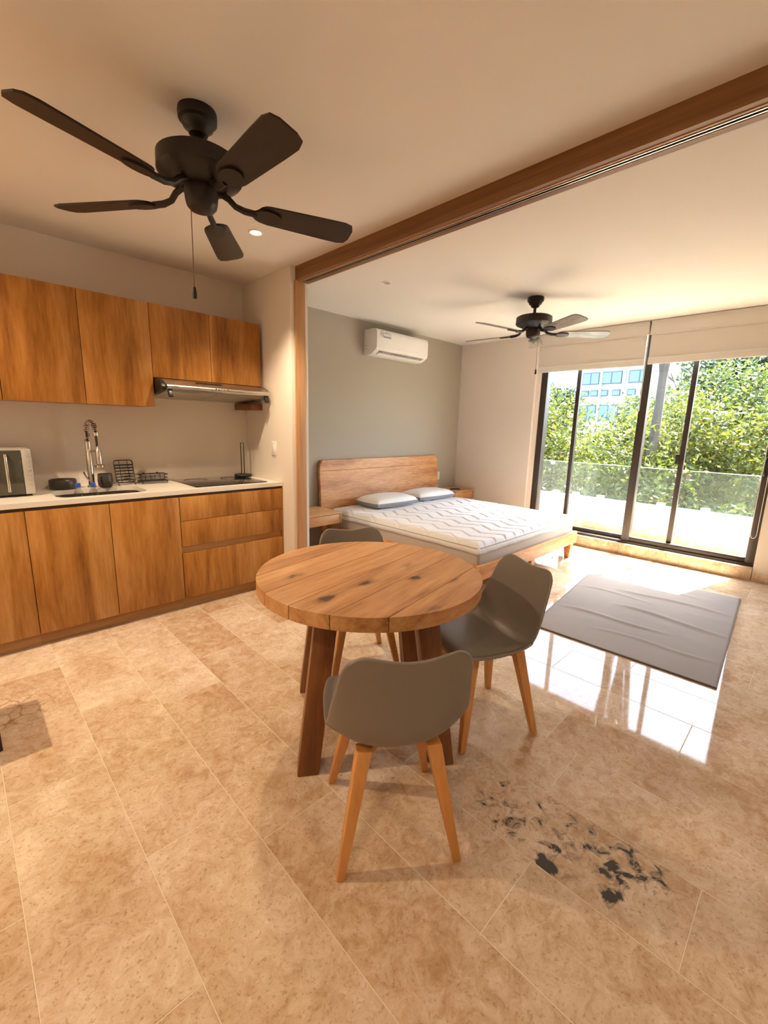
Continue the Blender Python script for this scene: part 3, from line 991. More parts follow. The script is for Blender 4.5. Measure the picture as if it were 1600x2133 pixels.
# resample arc, wind spring around it
seg = []
for a, b_ in zip(arc, arc[1:]):
    for t in range(6):
        seg.append(a.lerp(b_, t / 6))
turns = 17
for i in range(turns * 10):
    t = i / (turns * 10 - 1) * (len(seg) - 2)
    j = int(t)
    p = seg[j].lerp(seg[j + 1], t - j)
    tg = (seg[j + 1] - seg[j]).normalized()
    s = tg.cross(Vector((1, 0, 0))).normalized() if abs(tg.x) < 0.9 else Vector((0, 1, 0))
    s2 = tg.cross(s).normalized()
    a = 2 * PI * i / 10
    coil.append(p + (s * math.cos(a) + s2 * math.sin(a)) * 0.0155)
ps.append(tube('spring', coil, 0.0034, M_STEEL2, n=6))
ps.append(lathe('hose_collar', [(0, 0), (0.016, 0), (0.016, 0.022), (0, 0.022)], M_STEEL2, loc=(0.036, -0.09, 0.368)))
ps.append(lathe('spray_head', [(0, 0), (0.030, 0), (0.031, 0.015), (0.020, 0.024), (0.019, 0.115), (0.013, 0.125), (0.008, 0.15), (0, 0.15)], M_STEEL2, loc=(0.040, -0.09, 0.148)))
ps.append(tube('holder_arm', [(0.0, 0, 0.255), (0.038, -0.09, 0.262)], 0.007, M_STEEL2))
ps.append(tube('lever', [(-0.015, -0.01, 0.05), (-0.035, -0.03, 0.075), (-0.05, -0.045, 0.115)], [0.007, 0.006, 0.005], M_STEEL2))
for o in ps:
    o.parent = fc

# bottles standing in the sink
def bottle(x, y, label):
    e = empty('water_bottle', label, 'bottle', (x, y, 0.7085), 0, 'bottles in the sink')
    a = lathe('bottle_body', [(0, 0), (0.030, 0), (0.032, 0.01), (0.032, 0.06), (0.029, 0.08), (0.032, 0.10), (0.032, 0.165), (0.027, 0.195), (0.014, 0.222), (0.012, 0.235), (0, 0.235)], M_PET, n=24)
    c = lathe('cap', [(0, 0.232), (0.0155, 0.232), (0.0155, 0.256), (0.014, 0.259), (0, 0.259)], M_BLUECAP, n=20)
    l_ = lathe('label_band', [(0.0325, 0.100), (0.0328, 0.101), (0.0328, 0.162), (0.0325, 0.163)], M_CHANNEL, n=24)
    for o in (a, c, l_):
        o.parent = e
bottle(0.558, 3.415, 'blue-capped clear bottle in the sink, nearer the microwave')
bottle(0.640, 3.405, 'blue-capped clear bottle in the sink, nearer the dark mug')

# dark mug
mg = empty('mug', 'dark brown ceramic mug standing beside the faucet', 'mug', (0.762, 3.635, ZT0))
a = lathe('cup', [(0, 0), (0.036, 0), (0.045, 0.01), (0.048, 0.05), (0.044, 0.098), (0.041, 0.098), (0.044, 0.05), (0.04, 0.014), (0, 0.012)], M_CERAMIC)
h_ = tube('handle', [(-0.030, -0.028, 0.085), (-0.046, -0.045, 0.082), (-0.052, -0.052, 0.055), (-0.046, -0.045, 0.028), (-0.03, -0.028, 0.02)], 0.006, M_CERAMIC)
a.parent = mg
h_.parent = mg
# dark bowl
bw = lathe('bowl', [(0, 0), (0.070, 0), (0.079, 0.006), (0.081, 0.030), (0.080, 0.062), (0.076, 0.067), (0.070, 0.062), (0.066, 0.02), (0, 0.016)], M_CERAMIC, loc=(0.520, 3.695, ZT0))
tag(bw, 'low round dark bowl on the worktop behind the sink', 'bowl')

# wire racks
rk = empty('wire_rack', 'black wire rack leaning upright against the kitchen wall', 'rack', (0.91, 3.70, ZT0))
ps = []
def lean(u, v):      # u across, v up the lean
    return (0.848 + u, 3.695 + v * 0.30 + 0.0, ZT0 + 0.018 + v * 0.93)
W_, H_ = 0.125, 0.175
fr = []
for p in rrect(0, W_, 0, H_, 0.018, 4):
    fr.append(lean(*p))
ps.append(tube('wire_frame', fr + [fr[0]], 0.004, M_WIRE, n=6))
for k in range(6):
    v = 0.022 + k * 0.023
    bm = bmesh.new()
    a, b_ = Vector(lean(0, v)), Vector(lean(W_, v))
    add_tube(bm, [a, b_], 0.0058 if k else 0.009, 6)
    ps.append(finish(bm, 'slat', M_WIRE, smooth=True))
for u in (0.035, 0.09):
    ps.append(tube('upright', [lean(u, 0.0), lean(u, H_)], 0.0026, M_WIRE, n=6))
for u in (0.008, W_ - 0.008):
    ps.append(tube('foot', [lean(u, 0.01), (0.848 + u, 3.675, ZT0 + 0.003), (0.848 + u, 3.655, ZT0 + 0.003)], 0.003, M_WIRE, n=6))
adopt(rk, *ps)
rk = empty('wire_basket', 'low black wire soap basket beside the hob', 'rack', (1.10, 3.70, ZT0))
ps = []
def rectwire(x0, x1, y0, y1, z, r=0.003):
    pts = [(p[0], p[1], z) for p in rrect(x0, x1, y0, y1, 0.015, 3)]
    return tube('wire_ring', pts + [pts[0]], r, M_WIRE, n=6)
ps.append(rectwire(1.005, 1.195, 3.645, 3.755, ZT0 + 0.068, 0.0042))
ps.append(rectwire(1.005, 1.195, 3.645, 3.755, ZT0 + 0.043))
ps.append(rectwire(1.003, 1.197, 3.643, 3.757, ZT0 + 0.018, 0.0042))
for k in range(7):
    y = 3.655 + k * 0.015
    ps.append(box('slat', 1.008, 1.192, y - 0.003, y + 0.003, ZT0 + 0.013, ZT0 + 0.019, M_WIRE))
for x in (1.03, 1.10, 1.17):
    for y in (3.645, 3.755):
        ps.append(tube('upright', [(x, y, ZT0 + 0.018), (x, y, ZT0 + 0.07)], 0.0026, M_WIRE, n=6))
ps.append(tube('brace', [(1.06, 3.645, ZT0 + 0.068), (1.10, 3.645, ZT0 + 0.02), (1.14, 3.645, ZT0 + 0.068)], 0.0024, M_WIRE, n=6))
for x in (1.015, 1.185):
    for y in (3.65, 3.75):
        ps.append(tube('foot', [(x, y, ZT0 + 0.018), (x + (0.006 if x > 1.1 else -0.006), y, ZT0 + 0.001)], 0.003, M_WIRE, n=6))
for x in (1.05, 1.15):
    ps.append(lathe('suction_cup', [(0, 0), (0.011, 0.0), (0.008, 0.007), (0, 0.009)], M_WIRE, n=12, loc=(x, 3.757, ZT0 + 0.070)))
adopt(rk, *ps)

# hob
hob = empty('induction_hob', 'flat black glass hob set on the worktop', 'hob', (1.555, 3.52, ZT0))
ps = [box('glass_top', 1.262, 1.850, 3.258, 3.775, ZT0, ZT0 + 0.007, M_HOB, bevel=0.0015)]
M_ZONE = plain('hob_zone_print', (0.03, 0.03, 0.032, 1), 0.15)
for (x, y, r) in ((1.41, 3.39, 0.075), (1.41, 3.64, 0.095), (1.70, 3.39, 0.095), (1.70, 3.64, 0.075)):
    ps.append(lathe('cooking_zone', [(r, ZT0 + 0.0071), (r, ZT0 + 0.0074), (r - 0.003, ZT0 + 0.0074), (r - 0.003, ZT0 + 0.0071)], M_ZONE, loc=(x, y, 0)))
adopt(hob, *ps)
# paper towel holder standing on the rear right corner of the hob
pt = empty('paper_towel_holder', 'empty black paper towel holder standing at the end of the worktop', 'holder', (1.862, 3.705, ZT0 + 0.007))
ps = [lathe('base', [(0, 0), (0.074, 0), (0.076, 0.004), (0.076, 0.014), (0.073, 0.018), (0, 0.018)], M_WIRE),
      tube('rod', [(-0.014, 0, 0.015), (-0.014, 0, 0.300), (0.014, 0, 0.300), (0.014, 0, 0.015)], 0.0042, M_WIRE, n=8)]
for o in ps:
    o.parent = pt

# light switch on the divider wall
sw = empty('light_switch', 'small white light switch on the divider wall above the worktop', 'switch', (XS0, 3.31, 1.175))
a = box('plate', XS0 - 0.008, XS0 + 0.001, 3.277, 3.345, 1.118, 1.235, M_WHITE, bevel=0.003)
b_ = box('rocker', XS0 - 0.012, XS0 - 0.006, 3.300, 3.323, 1.148, 1.205, M_WHITE, bevel=0.002)
adopt(sw, a, b_)

# ------------------------------------------------------------------ ceiling fans
def fan(loc, ang, blade_mat, label, chain_off, chain_z, blade_len=0.655):
    e = empty('ceiling_fan', label, 'ceiling fan', loc, 0, 'ceiling fans')
    ps = []
    ps.append(lathe('canopy', [(0, 0), (0.070, 0), (0.072, -0.012), (0.070, -0.034), (0.060, -0.040), (0.055, -0.055), (0.040, -0.066), (0.034, -0.080), (0.018, -0.088), (0, -0.088)], M_FAN))
    ps.append(lathe('downrod', [(0, -0.08), (0.0125, -0.08), (0.0125, -0.125), (0.020, -0.130), (0.034, -0.150), (0.036, -0.165), (0, -0.165)], M_FAN, n=20))
    ps.append(lathe('motor_housing', [(0, -0.152), (0.060, -0.154), (0.140, -0.160), (0.156, -0.170), (0.158, -0.222), (0.150, -0.232), (0.110, -0.250), (0.085, -0.262), (0, -0.262)], M_FAN, n=48))
    ps.append(lathe('switch_cup', [(0, -0.255), (0.062, -0.256), (0.065, -0.275), (0.060, -0.315), (0.056, -0.330), (0.045, -0.342), (0.020, -0.350), (0, -0.352)], M_FAN, n=32))
    zb = -0.305
    pitch = math.radians(-13)
    outl = []
    r0, r1 = 0.215, blade_len
    for k in range(9):
        a = PI / 2 + PI * k / 8
        outl.append((r0 + 0.050 + 0.050 * math.cos(a) , 0.055 * math.sin(a)))
    outl += [(r0 + 0.3, -0.066), (r1 - 0.045, -0.068), (r1 - 0.012, -0.058), (r1, -0.03), (r1, 0.03), (r1 - 0.012, 0.058), (r1 - 0.045, 0.068), (r0 + 0.3, 0.066)]
    bm = bmesh.new()
    add_prism(bm, outl, 'z', -0.0035, 0.0035)
    bme = finish(bm, 'blade', blade_mat)
    bm = bmesh.new()
    add_tube(bm, [(0.070, 0, 0.048), (0.105, 0, 0.030), (0.130, 0, 0.006), (0.165, 0, -0.004), (0.215, 0, -0.006)], [0.013, 0.012, 0.012, 0.013, 0.013], 8)
    pts = []
    for k in range(16):
        a = 2 * PI * k / 16
        pts.append((0.258 + 0.062 * math.cos(a), 0.040 * math.sin(a)))
    add_prism(bm, pts, 'z', -0.012, -0.0036)
    ime = finish(bm, 'blade_iron', M_FAN, smooth=True)
    for k in range(5):
        a = ang + 2 * PI * k / 5
        M_ = Matrix.Translation((0, 0, zb)) @ Matrix.Rotation(a, 4, 'Z') @ Matrix.Rotation(pitch, 4, 'X')
        for src in (bme, ime):
            o = src if k == 0 else src.copy()
            if k:
                COL.objects.link(o)
            o.location, o.rotation_euler = M_.to_translation(), M_.to_euler()
            ps.append(o)
    cx, cy = chain_off
    ps.append(tube('pull_chain', [(cx * 0.9, cy * 0.9, -0.335), (cx, cy, chain_z)], 0.0016, M_CHAIN, n=6))
    fb = lathe('chain_fob', [(0, 0), (0.006, -0.004), (0.009, -0.03), (0.008, -0.045), (0, -0.047)], M_FAN, n=14, loc=(cx, cy, chain_z))
    ps.append(fb)
    for o in ps:
        o.parent = e
    return e
fan((0.823, 1.902, ZC), 4.71, M_FANBLADE, 'black five-blade ceiling fan over the kitchen', (-0.052, -0.01), -0.635, 0.635)
fan((3.885, 2.043, ZC), 4.184, M_FANBLADE_LIT, 'dark bronze ceiling fan with grained blades, floor reflection painted in, near the roller blinds', (0.02, -0.05), -0.615, 0.67)

# ------------------------------------------------------------------ recessed downlights, seen ones and added fill lamps
def downlight(x, y, on, label, power=0.0, cone=150):
    e = empty('downlight', label, 'light', (x, y, ZC), 0, 'recessed downlights')
    ps = [lathe('trim_ring', [(0.047, 0.0), (0.047, -0.004), (0.040, -0.006), (0.033, -0.003), (0.031, 0.02)], M_WHITE, n=32),
          lathe('lamp', [(0, -0.0005), (0.030, -0.0005), (0.031, 0.003)], M_LAMP if on else M_LAMPOFF, n=24)]
    for o in ps:
        o.parent = e
    if on:
        ld = bpy.data.lights.new('lamp_light', 'SPOT')
        ld.energy = power
        ld.color = (1.0, 0.78, 0.53)
        ld.spot_size = math.radians(cone)
        ld.spot_blend = 0.7
        ld.shadow_soft_size = 0.03
        lo = bpy.data.objects.new('lamp_light', ld)
        COL.objects.link(lo)
        lo.location = (0, 0, -0.012)
        lo.parent = e
KP = 70.0
downlight(1.509, 2.716, True, 'small lit recessed downlight in the kitchen ceiling', 46.0, 108)
downlight(-0.75, 2.716, True, 'added unseen fill lamp in the ceiling left of the picture', 78.0, 165)  # invented lamp, warm fill to brighten the kitchen side
downlight(-0.75, 0.1, True, 'added unseen fill lamp in the ceiling above the camera', 22.0, 165)  # added fill for the kitchen walls, no known fixture here
downlight(1.0, -1.1, True, 'added unseen fill lamp in the ceiling farther back than the camera', 14.0)  # added weak warm fill from behind, out of view
downlight(2.726, 2.78, False, 'unlit recessed downlight in the bedroom ceiling')

# ------------------------------------------------------------------ round table
TX, TY, TR, TZ = 1.269, 1.352, 0.492, 0.75
tb = empty('round_table', 'round rustic wooden dining table with thick planked top', 'table', (TX, TY, 0), math.radians(10))
widths = [-0.492, -0.345, -0.175, -0.008, 0.152, 0.325, 0.492]
for a, b_ in zip(widths, widths[1:]):
    g = 0.0016
    lo, hi = a + (g if a > -TR else 0), b_ - (g if b_ < TR else 0)
    lo, hi = max(lo, -TR + 1e-4), min(hi, TR - 1e-4)
    pts = []
    n = 26
    for k in range(n + 1):
        y = lo + (hi - lo) * (0.5 - 0.5 * math.cos(PI * k / n))
        pts.append((math.sqrt(max(TR * TR - y * y, 0)), y))
    poly = pts + [(-x, y) for x, y in reversed(pts)]
    # drop duplicate end points
    cl = []
    for p in poly:
        if not cl or (Vector(p) - Vector(cl[-1])).length > 1e-4:
            cl.append(p)
    bm = bmesh.new()
    add_prism(bm, cl, 'z', TZ - 0.055, TZ)
    o = finish(bm, 'plank', M_TABLE, tb, bevel=0.003, bseg=1)
# frame under the top and splayed legs (table local frame is turned by 10 deg)
ca, sa = math.cos(-math.radians(10)), math.sin(-math.radians(10))
def tl(x, y):
    dx, dy = x - TX, y - TY
    return (dx * ca - dy * sa, dx * sa + dy * ca)
feet = [(0.885, 1.292), (1.205, 1.752), (1.330, 0.952), (1.653, 1.412)]
rot = math.radians(56 - 10)
for fx, fy in feet:
    x, y = tl(fx, fy)
    k = 0.70
    taper('leg', (x * k, y * k, TZ - 0.056), (x, y, 0.0), (0.046, 0.046), (0.043, 0.043), M_TLEG, tb, rot, 0.004)
for i, j in ((0, 1), (2, 3), (0, 2), (1, 3)):
    (x0, y0), (x1, y1) = tl(*feet[i]), tl(*feet[j])
    bm = bmesh.new()
    p, q = Vector((x0 * 0.70, y0 * 0.70, 0)), Vector((x1 * 0.70, y1 * 0.70, 0))
    d = (q - p).normalized()
    nrm = Vector((-d.y, d.x, 0)) * 0.015
    p2, q2 = p + d * 0.045, q - d * 0.045
    vv = []
    for z in (TZ - 0.12, TZ - 0.056):
        vv.append([bm.verts.new(Vector((w.x, w.y, z))) for w in (p2 - nrm, q2 - nrm, q2 + nrm, p2 + nrm)])
    bm.faces.new(vv[0])
    bm.faces.new(vv[1][::-1])
    for k in range(4):
        bm.faces.new((vv[0][k], vv[0][(k + 1) % 4], vv[1][(k + 1) % 4], vv[1][k]))
    finish(bm, 'apron', M_TLEG, tb)

# ------------------------------------------------------------------ chairs (local +x is where the sitter looks)
def chair_shell_point(u, v, off=0.0):
    X = [0.225, 0.205, 0.120, 0.020, -0.080, -0.150, -0.188, -0.208, -0.222, -0.236, -0.250]
    Z = [0.410, 0.427, 0.420, 0.408, 0.402, 0.418, 0.475, 0.560, 0.635, 0.705, 0.755]
    Wd = [0.165, 0.205, 0.226, 0.232, 0.232, 0.230, 0.228, 0.220, 0.207, 0.196, 0.178]
    Li = [0.012, 0.016, 0.026, 0.046, 0.072, 0.090, 0.082, 0.066, 0.050, 0.040, 0.030]
    x, z, w, l = catmull(X, u), catmull(Z, u), catmull(Wd, u), catmull(Li, u)
    e = 0.01
    tx = catmull(X, min(1, u + e)) - catmull(X, max(0, u - e))
    tz = catmull(Z, min(1, u + e)) - catmull(Z, max(0, u - e))
    d = math.hypot(tx, tz)
    nx, nz = tz / d, -tx / d          # towards the sitter
    lift = l * (abs(v) ** 2.4) + off
    px, pz = x + nx * lift, z + nz * lift
    if u > 0.8:                        # winged top edge
        t = (u - 0.8) / 0.2
        pz += 0.013 * t * t * (1 - math.cos(PI * min(1, abs(v) * 1.25))) / 2
        pz -= 0.034 * t * t * (max(0, abs(v) - 0.72) / 0.28) ** 2
    return Vector((px, v * w, pz))

def make_chair(label):
    e = empty('dining_chair', label, 'chair', (0, 0, 0), 0, 'dining chairs around the round table')
    sh = grid_surface('shell', lambda a, b_: chair_shell_point(a, 2 * b_ - 1), 40, 28, M_SHELL, e)
    so = sh.modifiers.new('thick', 'SOLIDIFY')
    so.thickness = 0.011
    so.offset = 0.0
    sb = sh.modifiers.new('sub', 'SUBSURF')
    sb.levels = sb.render_levels = 1
    # seat pad
    def pad(a, b_):
        u = 0.035 + 0.43 * a
        v = (2 * b_ - 1) * 0.86
        edge = max(0.0, 1 - (2 * a - 1) ** 6) * max(0.0, 1 - (2 * b_ - 1) ** 6)
        return chair_shell_point(u, v, 0.0075 + 0.020 * edge)
    grid_surface('seat_pad', pad, 20, 20, M_PAD, e)
    # legs
    for sx in (-1, 1):
        for sy in (-1, 1):
            taper('leg', (sx * 0.118, sy * 0.112, 0.396), (sx * 0.190, sy * 0.190, 0.0), 0.024, 0.0135, M_CLEG, e, math.radians(45 * 0), 0.004)
    # wooden cross frame under the seat
    for (x0, y0, x1, y1) in ((-0.125, -0.118, 0.125, 0.118), (-0.125, 0.118, 0.125, -0.118)):
        bm = bmesh.new()
        p, q = Vector((x0, y0, 0)), Vector((x1, y1, 0))
        d = (q - p).normalized()
        nr = Vector((-d.y, d.x, 0)) * 0.016
        lo_ = [bm.verts.new(w + Vector((0, 0, 0.362))) for w in (p - nr, q - nr, q + nr, p + nr)]
        hi_ = [bm.verts.new(w + Vector((0, 0, 0.390))) for w in (p - nr, q - nr, q + nr, p + nr)]
        # arch the middle upwards
        bm.faces.new(lo_)
        bm.faces.new(hi_[::-1])
        for k in range(4):
            bm.faces.new((lo_[k], lo_[(k + 1) % 4], hi_[(k + 1) % 4], hi_[k]))
        finish(bm, 'cross_rail', M_CLEG, e, bevel=0.003)
    box('mount_plate', -0.075, 0.075, -0.075, 0.075, 0.384, 0.400, M_BLACK, e, bevel=0.004)
    return e
ch = make_chair('grey shell dining chair nearest the camera, seen from behind')
ch.location = (0.966, 0.908, 0)
ch.rotation_euler = (0, 0, 0.98)
copy_tree(ch, (1.680, 1.008, 0), 2.71, 'grey shell dining chair between the round table and the rug')
copy_tree(ch, (1.575, 1.765, 0), 4.25, 'grey shell dining chair tucked behind the round table, beside the bed')

# ------------------------------------------------------------------ bed
bed = empty('platform_bed', 'low wooden platform bed with a plank headboard', 'bed', (3.86, 2.8, 0))
BX0, BX1, BY0 = 2.890, 4.825, 1.800
ps = [box('side_rail', BX0, BX0 + 0.032, BY0 + 0.03, 3.80, 0.175, 0.300, M_BED, bevel=0.004),
      box('side_rail', BX1 - 0.032, BX1, BY0 + 0.03, 3.80, 0.175, 0.300, M_BED, bevel=0.004),
      box('foot_rail', BX0 - 0.004, BX1 + 0.004, BY0, BY0 + 0.034, 0.175, 0.302, M_BED, bevel=0.004),
      box('slat_base', BX0 + 0.03, BX1 - 0.03, BY0 + 0.033, 3.80, 0.215, 0.245, M_BED)]
for x in (BX0 + 0.055, (BX0 + BX1) / 2, BX1 - 0.055):
    for y in (BY0 + 0.06, 3.70):
        ps.append(taper('leg', (x, y, 0.20), (x - 0.0, y, 0.0), (0.042, 0.042), (0.026, 0.026), M_BED))
# headboard: slightly leaning, chamfered top corners, built of three wide boards
def hb_y(z):
    return 3.795 + (z - 0.2) * 0.075
HB0, HB1 = 2.825, 4.875
zs = [0.20, 0.55, 0.885, 1.005]
for z0, z1 in zip(zs, zs[1:]):
    bm = bmesh.new()
    def inset(z):
        return 0.030 * (1 - (z - 0.2) / 0.8) * 0 + (0.0 if z < 0.99 else 0.0)
    top = z1 > 1.0
    pts = [(HB0 + 0.030 - 0.030 * 0, z0 + (0.001 if z0 > 0.3 else 0))]
    if top:
        outline = [(HB0, z0 + 0.001), (HB1, z0 + 0.001), (HB1 - 0.006, z1 - 0.045), (HB1 - 0.045, z1), (HB0 + 0.045, z1), (HB0 + 0.006, z1 - 0.045)]
    else:
        outline = [(HB0, z0 + 0.001), (HB1, z0 + 0.001), (HB1, z1 - 0.0002), (HB0, z1 - 0.0002)]
    f_ = [bm.verts.new((x, hb_y(z), z)) for x, z in outline]
    b_ = [bm.verts.new((x, hb_y(z) + 0.040, z)) for x, z in outline]
    bm.faces.new(f_)
    bm.faces.new(b_[::-1])
    for k in range(len(f_)):
        bm.faces.new((f_[k], f_[(k + 1) % len(f_)], b_[(k + 1) % len(f_)], b_[k]))
    ps.append(recenter(finish(bm, 'headboard_plank', M_BED, bevel=0.004 if top else 0.0015)))
adopt(bed, *ps)

MX0, MX1, MY0, MY1 = 2.915, 4.800, 1.838, 3.785
mt = empty('mattress', 'thick beige mattress lying on the platform bed', 'mattress', (3.86, 2.8, 0.245))
bm = bmesh.new()
add_box(bm, MX0, MX1, MY0, MY1, 0.2455, 0.455)
mo = recenter(finish(bm, 'mattress_core', M_MATTRESS, smooth=True, bevel=0.035, bseg=4))
pp = []
for z in (0.285, 0.437):
    rr_ = rrect(MX0 - 0.001, MX1 + 0.001, MY0 - 0.001, MY1 + 0.001, 0.035, 5)
    pp.append(tube('piping', [(p[0], p[1], z) for p in rr_] + [(rr_[0][0], rr_[0][1], z)], 0.005, M_MATTRESS, n=6))
adopt(mt, mo, *pp)
# quilted topper: zig-zag stitched pad with rounded, sagging skirt
def tri(t):
    t = t % 1.0
    return 4 * abs(t - 0.5) - 1
def quilt(x, y):
    """height of the padding from stitched seams"""
    p, amp, q = 0.165, 0.055, 0.34
    s = (x + amp * tri(y / q)) / p
    d1 = abs(s - round(s)) * p
    k = math.floor(s)
    t2 = (y / (q / 2.0)) + 0.0
    d2 = 1.0
    h = min(1.0, d1 / 0.022)
    return (1 - (1 - h) ** 2.2)
def topper(a, b_):
    NX0, NX1, NY0, NY1 = MX0 - 0.012, MX1 + 0.012, MY0 - 0.012, MY1 + 0.004
    x = NX0 + (NX1 - NX0) * a
    y = NY0 + (NY1 - NY0) * b_
    ex = min(x - NX0, NX1 - x)
    ey = min(y - NY0, NY1 - y)
    ed = min(ex, ey)
    drop = 0.0
    if ed < 0.075:
        t = 1 - ed / 0.075
        drop = 0.078 * (1 - math.sqrt(max(0, 1 - t * t)))
    z = 0.465 + 0.017 * quilt(x, y) * min(1, 0.35 + ed / 0.06) + 0.006 * mnoise.noise(Vector((x * 3, y * 3, 0))) + 0.0035 * mnoise.noise(Vector((x * 14, y * 14, 3)))
    return Vector((x, y, z - drop))
tp = grid_surface('mattress_topper', topper, 230, 230, M_TOPPER)
so = tp.modifiers.new('thick', 'SOLIDIFY')
so.thickness = 0.006
so.offset = -1
tag(tp, 'white quilted mattress pad with zigzag stitching spread over the bed', 'mattress pad')

# pillows
def pillow(loc, rz, sx, sy, sz, label, seed, tilt=0.0):
    e = empty('pillow', label, 'pillow', loc, rz, 'pillows on the bed')
    def shape(a, b_, top):
        u, v = 2 * a - 1, 2 * b_ - 1
        # superellipse-ish rectangle outline
        x = sx * u * (1 - 0.06 * v * v)
        y = sy * v * (1 - 0.08 * u * u)
        e_ = max(0.0, (1 - abs(u) ** 3.2) * (1 - abs(v) ** 3.2))
        h = e_ ** 0.42
        wr = 0.006 * mnoise.noise(Vector((x * 9 + seed, y * 9, seed))) * h
        z = (sz * 0.30 + (sz * 0.80) * h + wr) if top else (sz * 0.30 - sz * 0.30 * h)
        if top:
            z = sz * 0.62 + sz * 0.65 * h + wr
        else:
            z = sz * 0.22 - sz * 0.22 * h
        return Vector((x, y, z))
    grid_surface('cover_top', lambda a, b_: shape(a, b_, True), 40, 28, M_PILLOW, e)
    grid_surface('cover_bottom', lambda a, b_: shape(a, b_, False), 20, 14, M_PILLOW, e)
    # gusset: strip joining the two outlines
    bm = bmesh.new()
    per = [(t / 24, 0) for t in range(24)] + [(1, t / 16) for t in range(16)] + [(1 - t / 24, 1) for t in range(24)] + [(0, 1 - t / 16) for t in range(16)]
    rows = []
    for w, bul in ((0.0, 0.0), (0.33, 0.010), (0.67, 0.010), (1.0, 0.0)):
        row = []
        for a, b_ in per:
            p, q = shape(a, b_, False), shape(a, b_, True)
            r = p.lerp(q, w)
            d = Vector((r.x / sx, r.y / sy, 0))
            if d.length > 0:
                d.normalize()
            row.append(bm.verts.new(r + d * bul))
        rows.append(row)
    for r0, r1 in zip(rows, rows[1:]):
        for k in range(len(per)):
            bm.faces.new((r0[k], r0[(k + 1) % len(per)], r1[(k + 1) % len(per)], r1[k]))
    g = finish(bm, 'gusset', M_GUSSET, e, smooth=True)
    rr_ = [shape(a, b_, True) for a, b_ in per]
    tube('piping', rr_ + [rr_[0]], 0.0035, M_PILLOW, e, n=6)
    return e
pillow((3.555, 3.520, 0.487), math.radians(-2), 0.335, 0.205, 0.10, 'white pillow with a grey side band, in front of the headboard centre', 1.0)
pillow((4.330, 3.555, 0.487), math.radians(-3), 0.345, 0.195, 0.095, 'white pillow with a grey side band, nearer the window wall', 5.0)

# nightstands (wall hung)
def nightstand(x0, x1, y0, z0, z1, label):
    e = empty('nightstand', label, 'nightstand', ((x0 + x1) / 2, (y0 + YG) / 2, z0), 0, 'floating nightstands')
    ps = [box('top', x0, x1, y0, YG - 0.004, z1 - 0.016, z1, M_NIGHT, bevel=0.0015),
          box('side', x0, x0 + 0.016, y0 + 0.002, YG - 0.004, z0, z1 - 0.016, M_NIGHT),
          box('side', x1 - 0.016, x1, y0 + 0.002, YG - 0.004, z0, z1 - 0.016, M_NIGHT),
          box('bottom', x0 + 0.016, x1 - 0.016, y0 + 0.022, YG - 0.004, z0, z0 + 0.014, M_NIGHT),
          box('drawer', x0 + 0.018, x1 - 0.018, y0 + 0.006, y0 + 0.024, z0 - 0.002, z1 - 0.021, M_NIGHT, bevel=0.0015),
          box('back', x0 + 0.016, x1 - 0.016, YG - 0.018, YG - 0.004, z0 + 0.014, z1 - 0.016, M_NIGHT)]
    adopt(e, *ps)
nightstand(2.300, 2.812, 3.450, 0.385, 0.50, 'floating wooden nightstand between the door jamb and the bed')
nightstand(4.930, 5.372, 3.545, 0.40, 0.515, 'floating wooden nightstand in the corner by the window wall')
rm = empty('remote_control', 'small black remote control on the corner nightstand', 'remote', (5.12, 3.70, 0.5152), math.radians(-35))
box('body', -0.07, 0.07, -0.021, 0.021, 0.0, 0.014, M_BLACK, rm, bevel=0.004)
for k in range(5):
    for j in (-1, 0, 1):
        box('button', -0.05 + k * 0.022 - 0.005, -0.05 + k * 0.022 + 0.005, j * 0.011 - 0.0035, j * 0.011 + 0.0035, 0.013, 0.0156, M_STICKD, rm)
# wall outlet by the headboard
ot = empty('wall_outlet', 'white wall outlet plate on the grey wall right of the headboard', 'outlet', (4.955, YG, 0.705))
a = box('plate', 4.912, 4.998, YG - 0.008, YG + 0.001, 0.648, 0.762, M_WHITE, bevel=0.003)
b_ = box('socket', 4.940, 4.970, YG - 0.010, YG - 0.007, 0.672, 0.738, M_STICKW, bevel=0.001)
adopt(ot, a, b_)

# ------------------------------------------------------------------ air conditioner
ac = empty('air_conditioner', 'white split air conditioner mounted high on the grey wall', 'air conditioner', (3.93, YG - 0.11, 2.18))
AX0, AX1, AYF = 3.492, 4.372, YG - 0.215
ps = []
prof = [(YG - 0.001, 2.180), (YG - 0.001, 2.455), (AYF + 0.07, 2.458), (AYF + 0.022, 2.450), (AYF + 0.006, 2.432), (AYF, 2.40), (AYF, 2.262), (AYF + 0.006, 2.240)]
prof += [(AYF + 0.020, 2.226), (AYF + 0.085, 2.192), (AYF + 0.115, 2.180)]
ps.append(prism('casing', prof, 'x', AX0, AX1, M_WHITE, bevel=0.004))
